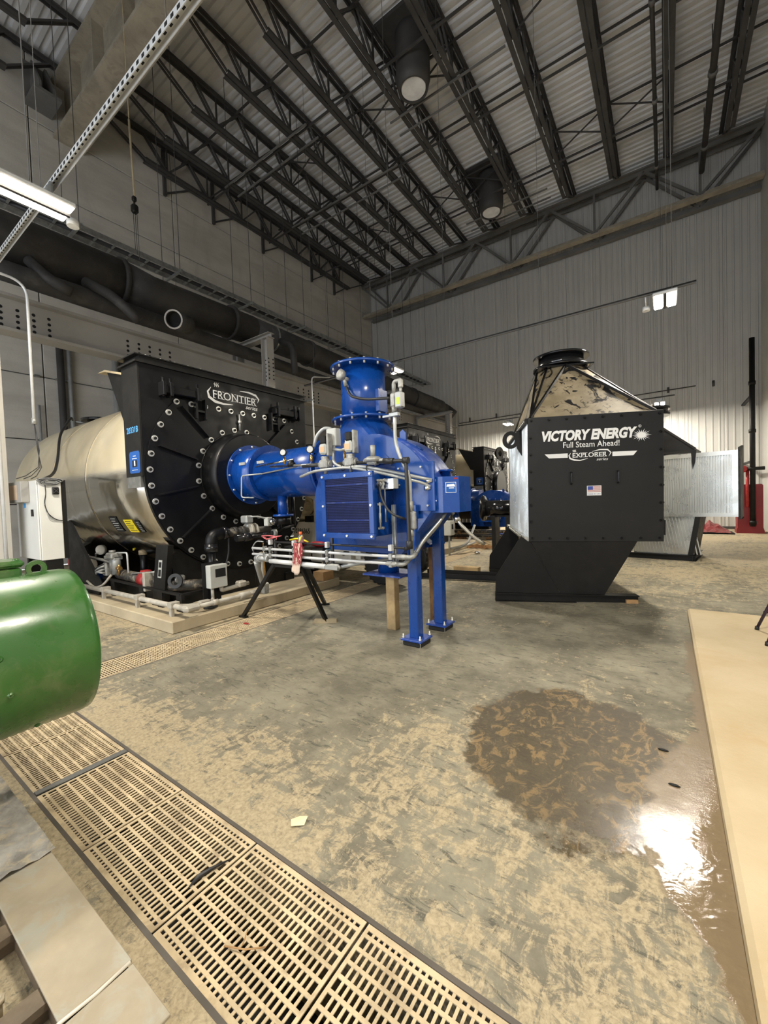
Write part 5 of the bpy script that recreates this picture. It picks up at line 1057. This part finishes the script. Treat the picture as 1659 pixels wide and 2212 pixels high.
# lifting lugs
for v_ in (.75, ):
    lug = [(.53, 2.22), (.53, 2.68), (.47, 2.68)]+[(.335+.135*math.cos(math.radians(a)), 2.525+.145*math.sin(math.radians(a))) for a in range(85, 261, 12)]+[(.40, 2.36)]
    # ring with an eye: outer outline stitched to the hole
    hole = [(.335+.065*math.cos(math.radians(a)), 2.515+.085*math.sin(math.radians(a))) for a in range(0, 360, 20)]
    m = MB(); mo = []
    for i in range(36):
        a = math.radians(i*10-170); mo.append((.335+.135*math.cos(a), 2.52+.145*math.sin(a), .335+.065*math.cos(a), 2.52+.085*math.sin(a)))
    vv = []
    for d in (0, .035): vv += [(p[0], v_+d, p[1]) for p in mo]+[(p[2], v_+d, p[3]) for p in mo]
    f = []
    for i in range(36):
        j = (i+1) % 36; f += [(i, j, 36+j, 36+i), (72+i, 108+i, 108+j, 72+j), (i, 72+i, 72+j, j), (36+i, 36+j, 108+j, 108+i)]
    m.add(vv, f); m.prism([(.43, 2.38), (.55, 2.18), (.55, 2.70), (.42, 2.66)], (0, v_+.001, 0), X, Z, (0,.033,0)); E('lifting_lug', m, m_flat)
# supports
E('front_leg_plate', MB().prism([(.49,.9),(.388,.983),(.011,.374),(.004,.13),(.93,.13),(.515,.885)], (0,-.012,0), X, Z, (0,.03,0)), m_flat)
E('hopper_front', MB().prism([(.525,.90),(.94,.13),(1.53,.13),(1.96,.90)], (0,-.005,0), X, Z, (0,.03,0)), m_flat)
E('hopper', MB().prism([(.56,.90),(.98,.14),(1.50,.14),(1.92,.90)], (0,.03,0), X, Z, (0,2.6,0)), m_flat)
E('leg_crease', MB().bar((.515, -.016, .885), (.94, -.016, .13), .012, .012, (0,1,0)), m_flat)
E('rear_leg_plate', MB().prism([(.49,.9),(.43,.96),(.04,.33),(.03,.06),(.95,.06),(.54,.885)], (0,2.45,0), X, Z, (0,.04,0)), m_flat)
E('rear_shoe', MB().box((.03, 2.36, .0), (1.9, 2.6, .06)), m_flat)
E('base_beam', MB().box((0, -.06, 0), (1.965, .10, .012)).box((0, -.06, .118), (1.965, .10, .13)).box((0, -.01, .012), (1.965, .002, .118)), m_flat)
E('beam_block', MB().box((1.80, -.055, .012), (1.95, -.012, .07)), m_card)
E('corner_tab', MB().box((2.29, -.01, .99), (2.315, .03, 1.2)), m_flat)
# hood
cu, cv = 1.27, 1.45; zb, zt = 2.73, 3.76
rect = [(.55, .06), (2.22, .06), (2.22, 2.88), (.55, 2.88)]; n = 24; rtop = .40
top = [(cu+rtop*math.cos(-3*PI/4+2*PI*i/n), cv+rtop*math.sin(-3*PI/4+2*PI*i/n), zt) for i in range(n)]
v = [(x, y, zb) for x, y in rect]+top; f = []
for s_ in range(4):
    a_ = s_; b2_ = (s_+1) % 4; i0 = s_*6
    for i in range(3): f.append((a_, 4+(i0+i+1) % n, 4+(i0+i) % n))
    f.append((a_, b2_, 4+(i0+3) % n))
    for i in range(3, 6): f.append((b2_, 4+(i0+i+1) % n, 4+(i0+i) % n))
E('hood', MB().add(v, f), m_smear)
for s_ in range(4):
    c_ = Vector((*rect[s_], zb)); t_ = Vector(top[(s_*6+3) % n]); t0 = Vector(top[s_*6])
    E('hood_rib', MB().bar(c_, t_+Vector((0,0,.01)), .035, .05), m_flat); E('hood_rib', MB().bar(Vector((*rect[(s_+1) % 4], zb)), t_+Vector((0,0,.01)), .035, .05), m_flat); E('corner_rib', MB().bar(c_, t0, .03, .035), m_flat)
E('gusset_tab', MB().prism([(0,0),(.0,-.2),(.02,-.24),(.03,0)], (cu-.02, cv-.45, 3.74), X, Z, (0,.02,0)), m_gloss)
E('collar_plate', MB().box((cu-.43, cv-.43, 3.75), (cu+.43, cv+.43, 3.775)), m_gloss)
E('collar_pipe', MB().lathe([(0,.37),(.24,.37)], (cu, cv, 3.77), Z, 40), m_gloss)
for z in (3.80, 3.985): E('collar_flange', MB().lathe([(0,.36),(0,.46),(.035,.46),(.035,.36)], (cu, cv, z), Z, 44), m_gloss)
E('collar_cap', MB().lathe([(0,.37),(0,.001)], (cu, cv, 4.01), Z, 32), m_flat)
# ------------------------------------------------------------------ galvanized duct unit behind
gd = thing('duct_section', 'ribbed galvanized duct section standing behind the economizer on the right', 'duct', (.54, 11.2, 0), math.radians(-9))
def D(name, m, mt): return m.build(name, mt, gd, True)
pr = [(-1.5, 0)]; n = 46
for i in range(n): v0 = -1.45+i*2.05/n; q = 2.05/n; pr += [(v0, .025), (v0+q*.35, .025), (v0+q*.5, -.02), (v0+q*.9, -.02)]
pr += [(.62, 0), (.62, 1.2), (-1.5, 1.2)]
D('ribbed_body', MB().prism(pr, (0, 0, 1.06), X, Y, (0,0,1.22)), m_galv)
D('edge_frame', MB().box((-1.5, -.03, .98), (.70, .03, 1.06)).box((-1.5, -.03, 2.28), (.70, .03, 2.37)).box((.60, -.03, 1.06), (.70, .03, 2.28)), m_galv)
D('end_panel', MB().prism([(-.05,.93),(1.25,.93),(1.25,2.55),(-.05,2.42)], (.70, 0, 0), Y, Z, (.035,0,0)), m_panelblk)
m = MB()
for i in range(9): m.cyl((.72, -.04, 1.0+i*.17), (.72, -.08, 1.0+i*.17), .014, 6)
m.build('end_bolts', m_flat, gd, True, kind='stuff')
D('under_body', MB().prism([(-1.2,.12),(-.12,.12),(.02,.98),(-1.45,.98)], (0, .02, 0), X, Z, (0,1.0,0)), m_galv)
m = MB()
for i in range(22): x = -1.38+i*.062; m.bar((x+.18*.0+.15, .015, .14), (x, .015, .96), .02, .02, (0,1,0))
m.build('under_ribs', m_galv, gd, True, kind='stuff')
D('under_frame', MB().prism([(-.16,.1),(-.06,.1),(.08,.98),(-.02,.98)], (0, -.03, 0), X, Z, (0,1.1,0)), m_flat)
D('base_beam', MB().box((-1.55, -.08, 0), (-.02, .0, .012)).box((-1.55, -.08, .11), (-.02, 0, .125)).box((-1.55, -.045, .012), (-.02, -.03, .11)), m_flat)
D('base_beam', MB().box((-.12, -.1, 0), (.0, 1.1, .012)).box((-.12, -.1, .112), (.0, 1.1, .125)).box((-.07, -.1, .012), (-.05, 1.1, .112)), m_flat)
D('sloped_hood', MB().prism([(-1.5,2.37),(-.02,2.40),(-.02,2.48),(-.62,3.02),(-1.5,3.05)], (0, .0, 0), X, Z, (0,1.15,0)), m_black)
D('hood_edge', MB().bar((-.62, -.02, 3.03), (.0, -.02, 2.47), .05, .04).bar((-1.5, -.02, 2.42), (.0, -.02, 2.42), .05, .05), m_flat); D('hood_tab', MB().prism([(-.08,2.44),(.02,2.44),(.0,2.2),(-.05,2.02)], (0, -.05, 0), X, Z, (0,.025,0)), m_black)
D('top_flange_ring', MB().lathe([(0,.30),(0,.44),(.06,.44),(.06,.40),(.14,.40),(.14,.44),(.20,.44),(.20,.30)], (-.98, .6, 3.38), Z, 32).lathe([(-.35,.30),(0,.30)], (-.98, .6, 3.38), Z, 24), m_gloss)
D('upright_flange', MB().lathe([(0,.10),(0,.27),(.05,.27),(.05,.10),(.0,.10)], (-1.36, .55, 3.72), (1,-.5,0), 28).lathe([(-.3,.12),(.05,.12),(.05,.001)], (-1.36, .55, 3.72), (1,-.5,0), 20), m_black)
D('flange_post', MB().box((-1.55, .5, 3.05), (-1.40, .7, 3.72)), m_black)
# black flanged spool standing between the units
sp_ = thing('flanged_spool', 'glossy black flanged pipe spool left of the economizer, on timber', 'pipe', (-3.6, 10, 0))
MB().cyl((-3.86, 10, 1.28), (-3.05, 10.05, 1.27), .20, 28).build('pipe', m_gloss, sp_); MB().lathe([(0,.19),(0,.33),(.04,.33),(.06,.24),(.12,.21)], (-3.87, 10, 1.28), (1, .06, 0), 32).build('flange', m_gloss, sp_); MB().lathe([(.01,.18),(.02,.001)], (-3.87, 10, 1.28), (1, .06, 0), 24).build('bore', m_hole, sp_)
MB().box((-3.6, 9.85, 0), (-3.5, 10.15, 1.1)).box((-3.25, 9.85, 0), (-3.15, 10.15, 1.1)).box((-3.65, 9.9, 1.06), (-3.1, 10.1, 1.10)).build('stand', m_flat, sp_)
# ------------------------------------------------------------------ second blue burner on a pallet, pallets, rails
bu2 = windbox(False, 'smaller looking blue burner standing on the floor far behind, by the farthest boiler')
for ch in list(kids(bu2)):
    if ch.name.split('.')[0] in ('mount_flange', 'burner_barrel', 'step_flange', 'stack_tube', 'stack_flange', 'stack_cap', 'inlet_hopper', 'intake_mesh', 'screw', 'damper_box', 'temperature_head'):
        for g in kids(ch): bpy.data.objects.remove(g)
        bpy.data.objects.remove(ch)
MB().tube(bend([(-2.3, 3.55, 1.95), (-2.15, 3.55, 1.8), (-2.15, 3.55, .9)], .1), .022, 8).build('main_conduit', m_cond, bu2)
MB().tube([(-3.2, 3.5, .85), (-1.7, 3.5, .82)], .05, 10).build('outlet_pipe', m_blue, bu2); MB().cyl((-1.75, 3.5, .82), (-1.68, 3.5, .82), .1, 14).build('outlet_flange', m_blue, bu2)
bu2.location = (-5.35, 15.1, -.555)
def pallet(x, y, rz, label):
    t = thing('wood_pallet', label, 'pallet', (x, y, 0), rz, 'pallets')
    for yy in (-.5, 0, .5): MB().box((-.6, yy-.02, .02), (.6, yy+.02, .11)).build('stringer', m_woodd, t, True)
    for i in range(7): MB().box((-.6+i*.185, -.52, .11), (-.6+i*.185+.09, .52, .13)).build('deck_board', m_wood, t, True)
    for i in range(3): MB().box((-.6+i*.55, -.52, 0), (-.6+i*.55+.09, .52, .02)).build('bottom_board', m_woodd, t, True)
    return t
pallet(-4.9, 14.8, .15, 'wooden pallet beneath the far blue burner'); pallet(-4.45, 12.2, -.1, 'wooden pallet on the floor in front of the middle plinth'); pallet(-3.8, 13.3, .2, 'dusty wooden pallet nearest the flanged spool, farther back')
for i, (y0, y1) in enumerate(((7.42, 7.66), (6.95, 7.28))):
    m = MB(); m.bar((-4.12, y0, .03), (-2.45, y1, .03), .10, .012).bar((-4.12, y0, .075), (-2.45, y1, .075), .012, .08)
    tag(m.build('steel_rail', m_flat), f'long black steel angle on the floor behind the blue legs, {"rear" if i == 0 else "front"} one', 'rail', 'steel angles on the floor')
tag(MB().box((-3.75, 7.9, 0), (-3.2, 8.05, .12), .004).build('timber_block', m_wood), 'short pale timber block on the floor behind the blue legs', 'timber')
tag(MB().ball((-4.3, 10.6, .04), .07, 10, 6, (1.3, 1, .6)).build('metal_cap', m_chrome), 'small shiny cap lying on the floor in the far aisle', 'cap')
g2 = thing('control_box_stand', 'small grey box on conduits beside the middle plinth, behind the blue legs', 'box', (-4.95, 10.1, 0))
MB().box((-5.0, 10.0, .55), (-4.8, 10.25, .95), .01).build('box', m_greybox, g2); MB().box((-4.799, 10.07, .72), (-4.797, 10.18, .86)).build('box_label', m_hole, g2)
MB().tube([(-4.9, 10.1, .55), (-4.9, 10.1, 0)], .03, 10).tube(bend([(-4.9, 10.15, .18), (-4.7, 10.5, .2), (-4.7, 11.4, .22)], .1), .03, 8).tube(bend([(-4.85, 10.3, .1), (-4.6, 10.7, .3), (-4.6, 11.2, .75)], .1), .035, 8).build('conduits', m_cond, g2)
fp2 = thing('floor_piping', 'dark pipe rack lying across the floor behind the far blue burner', 'piping', (-4.5, 14, .2))
for z, y in ((.34, 13.6), (.2, 13.4)): MB().tube([(-6.5, y, z), (-2.9, y+.6, z)], .05, 8).build('pipe', m_dpipe, fp2)
for x in (-6.2, -4.6, -3.1): MB().box((x-.04, 13.3, 0), (x+.04, 14.2, .16)).box((x-.04, 13.5+(x+6.5)*.16, .16), (x+.04, 13.7+(x+6.5)*.16, .36)).build('sleeper', m_woodd, fp2)
# ------------------------------------------------------------------ boom lift between boiler and burner
lf = thing('boom_lift', 'grey boom lift with number 10386365 behind the white conduits', 'lift', (-5.6, 6.6, 0))
def LF(name, m, mt, par=None): return m.build(name, mt, par or lf)
LF('counterweight', MB().prism([(-6.68,.42),(-6.14,.42),(-6.14,1.17),(-6.55,1.17),(-6.64,1.14),(-6.68,1.05)], (0, 6.1, 0), X, Z, (0,1.2,0)), m_lift)
LF('side_cover', MB().prism([(-6.13,.42),(-5.45,.42),(-5.62,.75),(-5.88,1.14),(-6.13,1.16)], (0, 6.09, 0), X, Z, (0,1.2,0)), m_lift)
LF('cover_handle', MB().bar((-5.86, 6.06, 1.10), (-5.66, 6.06, .80), .03, .03), m_whitep)
LF('mast', MB().prism([(-6.10,1.16),(-5.80,1.16),(-5.80,2.5),(-6.08,2.5)], (0, 6.15, 0), X, Z, (0,.3,0)), m_lift)
m = MB()
for i in range(11): m.box((-5.99, 6.146, 1.72+i*.045), (-5.92, 6.15, 1.74+i*.045))
m.box((-6.02, 6.146, 1.46), (-5.93, 6.15, 1.50)); m.build('vent_slots', m_hole, lf, kind='stuff')
LF('boom', MB().prism([(-6.62,1.3),(-6.08,1.25),(-6.06,2.5),(-6.36,2.5)], (0, 6.36, 0), X, Z, (0,.25,0)), m_lift)
LF('hose_hub', MB().lathe([(0,.05),(0,.19),(.10,.21),(.10,.16),(.03,.10),(.03,.05)], (-6.34, 6.24, 1.50), (.15,-1,.1), 24), m_olive)
LF('pivot', MB().box((-6.42, 6.2, 1.17), (-6.22, 6.36, 1.30)), m_flat)
LF('white_decal', MB().box((-6.20, 6.35, 1.85), (-6.12, 6.359, 2.25)), m_whitep)
text(lf, 'fleet_number', '10386365', (-6.42, 6.097, .985), X, Z, .2, m_hole, fit=(.47, .105))
LF('blue_stripe', MB().box((-6.1, 6.08, .60), (-5.55, 6.089, .67)), mat('pale_blue_stripe', (.18, .42, .52), .5))
LF('chassis', MB().box((-6.66, 6.4, .28), (-4.75, 7.15, .60), .03), m_lift); LF('deck', MB().box((-6.2, 6.1, .34), (-5.1, 6.25, .62), .02), m_lift)
LF('axle_arm', MB().prism([(-5.3,.5),(-5.15,.95),(-4.95,.6)], (0, 6.1, 0), X, Z, (0,.1,0)), m_lift); LF('axle_post', MB().box((-5.0, 6.15, .45), (-4.88, 6.35, .98)), m_lift)
for x in (-4.40, -6.5):
    for y in (6.12, 7.2):
        wq = LF('wheel', MB().lathe([(0,.2),(0,.36),(.03,.385),(.22,.385),(.25,.36),(.25,.2)], (x, y, .385), Y, 36), m_rubber)
        LF('hub', MB().lathe([(.03,.001),(.03,.06),(.06,.08),(.06,.2),(.02,.22)], (x, y, .385), Y, 24), m_olive, wq)
        tr = MB()
        for i in range(22): a = 2*PI*i/22; c = Vector((x+.38*math.cos(a), y+.125, .385+.38*math.sin(a))); tr.obox(c-Vector((math.cos(a)*.012-.0, .12, math.sin(a)*.012))-Vector((-math.sin(a), 0, math.cos(a)))*.02, (math.cos(a)*.022, 0, math.sin(a)*.022), (0, .24, 0), (-math.sin(a)*.045, 0, math.cos(a)*.045))
        tr.build('tread', m_rubber, wq, kind='stuff')
LF('fender', MB().prism(arc(-4.40, .385, .52, 40, 150, 12)+arc(-4.40, .385, .46, 150, 40, 12), (0, 6.1, 0), X, Z, (0,.3,0)), m_flat)
LF('black_bucket', MB().prism([(-5.25,.75),(-4.55,.70),(-4.3,1.1),(-5.4,1.1)], (0, 6.05, 0), X, Z, (0,.4,0)), m_flat)

# ------------------------------------------------------------------ green motor on its skid
gm_ = thing('electric_motor', 'big green motor casing at the left edge, close to the camera', 'motor', (-2.84, .2, .86))
mx, mz, mr = -2.84, .862, .405
MB().lathe([(0,.001),(0,.36),(.02,.39),(.05,mr),(1.385,mr),(1.42,mr-.006),(1.43,mr-.03),(1.43,.001)], (mx, -.56, mz), (0,1,0), 96).build('casing', m_green, gm_)
tb_ = MB().box((mx-.20, -.1, mz+.36), (mx+.0, .66, mz+.44), .012).build('terminal_box', m_green, gm_)
MB().box((mx-.21, -.11, mz+.443), (mx+.01, .67, mz+.48), .014).build('box_lid', m_green, tb_); MB().cyl((mx-.02, .64, mz+.47), (mx-.02, .64, mz+.49), .014, 8).build('lid_screw', m_green, tb_)
v = []
for d in (-.012, .012):
    for i in range(24): a = math.radians(-40+i*260/23); v.append((mx+.02+d, .712+.045*math.cos(a), mz+mr+.022+.045*math.sin(a)))
    for i in range(24): a = math.radians(-40+i*260/23); v.append((mx+.02+d, .712+.024*math.cos(a), mz+mr+.022+.024*math.sin(a)))
f = []
for i in range(23): f += [(i, i+1, 24+i+1, 24+i), (48+i, 72+i, 72+i+1, 48+i+1), (i, 48+i, 48+i+1, i+1), (24+i, 24+i+1, 72+i+1, 72+i)]
f += [(0, 24, 72, 48), (23, 71, 95, 47)]
MB().add(v, f).box((mx+.0, .665, mz+mr-.02), (mx+.04, .76, mz+mr+.004), .004).build('lifting_eye', m_green, gm_)
for y, a in ((.47, 12), (.50, -13), (.46, -52), (.63, -58), (.46, -38)):
    a = math.radians(a); n = Vector((math.cos(a), 0, math.sin(a))); c = Vector((mx, y, mz))+n*(mr-.004); MB().lathe([(0,.014),(.006,.014),(.008,.009),(.012,.009),(.012,.005),(.006,.004)], c, n, 14).build('plug_screw', m_green, gm_)
for s in (-1, 1): MB().box((mx+s*.30-.06, -.5, .36), (mx+s*.30+.06, .22, .60), .008).build('foot', m_green, gm_)
ms = thing('motor_skid', 'dusty tan steel skid at the lower left, under the green motor', 'skid', (-2.5, .1, 0))
m_skid = mat('dusty_skid_paint', (.40, .335, .235), .6, var=.12, scale=4, col2=(.40, .40, .34), amt=.7)
m_skidk = mat('skid_inner_brown', (.16, .12, .08), .7, var=.3, scale=6)
def S(n, m, mt=m_skid): return m.build(n, mt, ms)
S('edge_plate', MB().box((-4.2, .36, .088), (-1.475, .558, .10), .002)); S('end_plate', MB().box((-1.462, .31, .086), (-1.222, .556, .098), .002))
S('weld_bead', MB().tube([(-1.468, .25, .099), (-1.472, .36, .1015), (-1.466, .45, .0995), (-1.47, .55, .101)], .006, 6), mat('pale_weld', (.75, .70, .60), .5)); S('web', MB().box((-4.2, .37, 0), (-1.24, .38, .088)), m_skidk); S('outer_web', MB().box((-4.2, .535, 0), (-1.24, .545, .086)), m_skidk)
for x in (-1.30, -1.62, -1.98, -2.6, -3.2): S('cross_member', MB().box((x-.035, -.9, .06), (x+.035, .37, .085)).box((x-.006, -.9, 0), (x+.006, .37, .06)), m_skidk)
S('near_plate', MB().box((-4.2, -.9, .088), (-2.12, .355, .10)));  S('near_rail', MB().box((-4.2, -.92, 0), (-1.24, -.9, .09)), m_skidk)
S('pedestal', MB().box((-3.3, -.55, .10), (-2.38, .22, .36)), m_skidk)
for x, y in ((-1.75, .28), (-1.9, .05)): S('bolt_stud', MB().cyl((x, y, 0), (x, y, .07), .012, 8).cyl((x, y, .05), (x, y, .065), .02, 6), m_skid)
# plastic film over the skid by the motor
pf = MB(); rs = random.Random(11); nx, ny = 18, 10; v = []
for j in range(ny):
    for i in range(nx):
        x = -3.5+1.27*i/(nx-1); y = .30+.27*j/(ny-1); v.append((x, y, .106+.012*rs.random()+.006*math.sin(i*1.7+j)))
pf.add(v, [(j*nx+i, j*nx+i+1, j*nx+nx+i+1, j*nx+nx+i) for j in range(ny-1) for i in range(nx-1)], True)
m_film = mat('dusty_film', (.36, .34, .31), .25, var=.35, scale=9, col2=(.55, .46, .32), amt=.8, bump=.8, bscale=16)
tag(pf.build('plastic_film', m_film), 'crinkled dusty plastic film over the skid beside the trench', 'plastic film')
# ------------------------------------------------------------------ cabinet and cables at the left
cb = thing('control_cabinet', 'white control cabinet in front of the boiler at the left', 'cabinet', (-7.9, 2.1, .157))
x0, x1, y0, y1, z0, z1 = -8.38, -7.40, 1.926, 2.215, .885, 2.055
MB().box((x0, y0+.02, z0), (x1, y1, z1), .006).build('body', m_cab, cb); dr = MB().box((x0+.01, y0, z0+.01), (x1-.012, y0+.018, z1-.01), .005).build('door', m_cab, cb)
MB().box((-7.66, y0-.012, 1.53), (-7.58, y0, 1.63)).build('door_latch', m_flat, dr); MB().box((-8.02, y0-.002, 1.66), (-7.92, y0, 1.73)).build('tape_patch', m_tape, dr)
gb = MB().box((-8.34, y0-.10, 1.74), (-7.72, y0-.001, 2.05), .006).build('front_box', m_girder, cb); MB().box((-8.24, y0-.103, 1.78), (-7.90, y0-.1005, 2.0)).build('paper_sheet', mat('tan_paper', (.62, .46, .32), .8), gb)
hn = MB().box((x1, 2.10, 1.84), (x1+.03, 2.185, 1.95), .01).build('horn', m_greydk, cb); MB().box((x1+.03, 2.105, 1.85), (x1+.045, 2.18, 1.94), .008).build('horn_grille', m_flat, hn)
MB().bar((x1+.047, 2.11, 1.86), (x1+.047, 2.175, 1.93), .006, .006).bar((x1+.047, 2.11, 1.93), (x1+.047, 2.175, 1.86), .006, .006).build('grille_cross', m_greydk, hn)
MB().box((x1-.02, y1, z0), (x1-.01, y1+.06, z1)).build('rear_seal', m_flat, cb)
for x in (x0+.1, x1-.12): MB().box((x-.04, 2.0, 0), (x+.04, 2.18, z0)).build('stand_leg', m_flat, cb)
MB().box((x1-.16, 1.99, .70), (x1-.02, 2.2, .88)).build('gland_box', m_flat, cb)
c_ = thing('cabinet_wiring', 'black wires looped over the white cabinet', 'wires', (-7.4, 2.0, 2.0))
MB().tube(bend([(-10.9, 3.55, 3.62), (-10.2, 3.3, 3.55), (-9.2, 2.78, 3.0), (-8.75, 2.60, 2.5), (-8.35, 2.42, 2.2), (-7.9, 2.1, 2.075), (-7.5, 1.98, 2.065)], .3, 6), .022, 10).build('trunk_cable', m_cable, c_)
rs = random.Random(2)
for k in range(7):
    pts = []
    for q in range(15):
        a = q*.45+k; pts.append((-7.385+.012*rs.random(), 2.08+(.10+.01*k)*math.cos(a), 2.03+.035*math.sin(a)+.006*k-.02))
    MB().tube(pts, .005, 5).build('wire', m_cable if k % 3 else m_cond, c_)
MB().tube(bend([(-7.385, 2.02, 2.03), (-7.385, 2.03, 1.85), (-7.385, 2.0, 1.72), (-7.385, 2.04, 1.55), (-7.385, 2.14, 1.46), (-7.385, 2.24, 1.45)], .1), .007, 6).build('wire', m_cable, c_)
MB().tube(bend([(-7.385, 2.0, 1.72), (-7.385, 2.06, 1.47), (-7.385, 2.16, 1.455), (-7.385, 2.24, 1.45)], .06), .005, 6).build('wire', m_cond, c_)
# ------------------------------------------------------------------ stool, scraps
fs = thing('folding_stool', 'dark purple folding stool leg on the right-hand plinth', 'stool', (1.0, 5.5, .1))
m_pur = mat('dark_purple_metal', (.03, .018, .035), .4)
for a, b in (((.765, 5.12, .112), (.93, 5.2, .62)), ((1.25, 5.12, .112), (1.09, 5.2, .62)), ((.765, 5.65, .112), (.93, 5.55, .62)), ((1.25, 5.65, .112), (1.09, 5.55, .62))):
    lg = MB().tube([a, b], .014, 10).build('leg', m_pur, fs); MB().cyl((a[0], a[1], .1), (a[0]+.004, a[1], .135), .019, 10).build('rubber_tip', m_rubber, lg)
MB().tube([(.81, 5.15, .30), (1.2, 5.15, .30)], .009, 8).tube([(.81, 5.62, .30), (1.2, 5.62, .30)], .009, 8).build('rung', m_pur, fs)
MB().box((.84, 5.14, .615), (1.18, 5.61, .65), .015).build('seat', m_pur, fs)
pp = MB(); pp.add([(-1.57,1.335,.004),(-1.53,1.30,.012),(-1.485,1.345,.005),(-1.50,1.385,.018),(-1.545,1.375,.006)], [(0,1,4),(1,3,4),(1,2,3)])
o = tag(pp.build('paper_scrap', mat('paper', (.78, .72, .45), .8)), 'small crumpled yellowish paper scrap on the floor', 'paper'); so = o.modifiers.new('s', 'SOLIDIFY'); so.thickness = .002
tag(MB().tube([(-1.66, .85, .002), (-1.668, .90, .006), (-1.655, .95, .008), (-1.628, 1.035, .003)], [.002, .011, .008, .002], 6).build('twig', m_cable), 'dark splinter lying across the grate', 'splinter')
tag(MB().tube([(-1.33, .80, .004), (-1.25, .83, .012), (-1.2, .88, .004)], .003, 5).tube([(-1.27, .83, .01), (-1.30, .88, .012)], .002, 5).build('straw', m_card), 'tan bit of straw on the grate near the bottom edge', 'straw')
for x, y, lb in ((-.03, 2.95, 'dark leaf scrap in the wet patch, upper one'), (.02, 2.62, 'dark speck of debris in the wet patch, lower one')):
    tag(MB().ball((x, y, .004), .02, 7, 4, (1.5, .5, .25)).build('debris', m_flat), lb, 'debris')
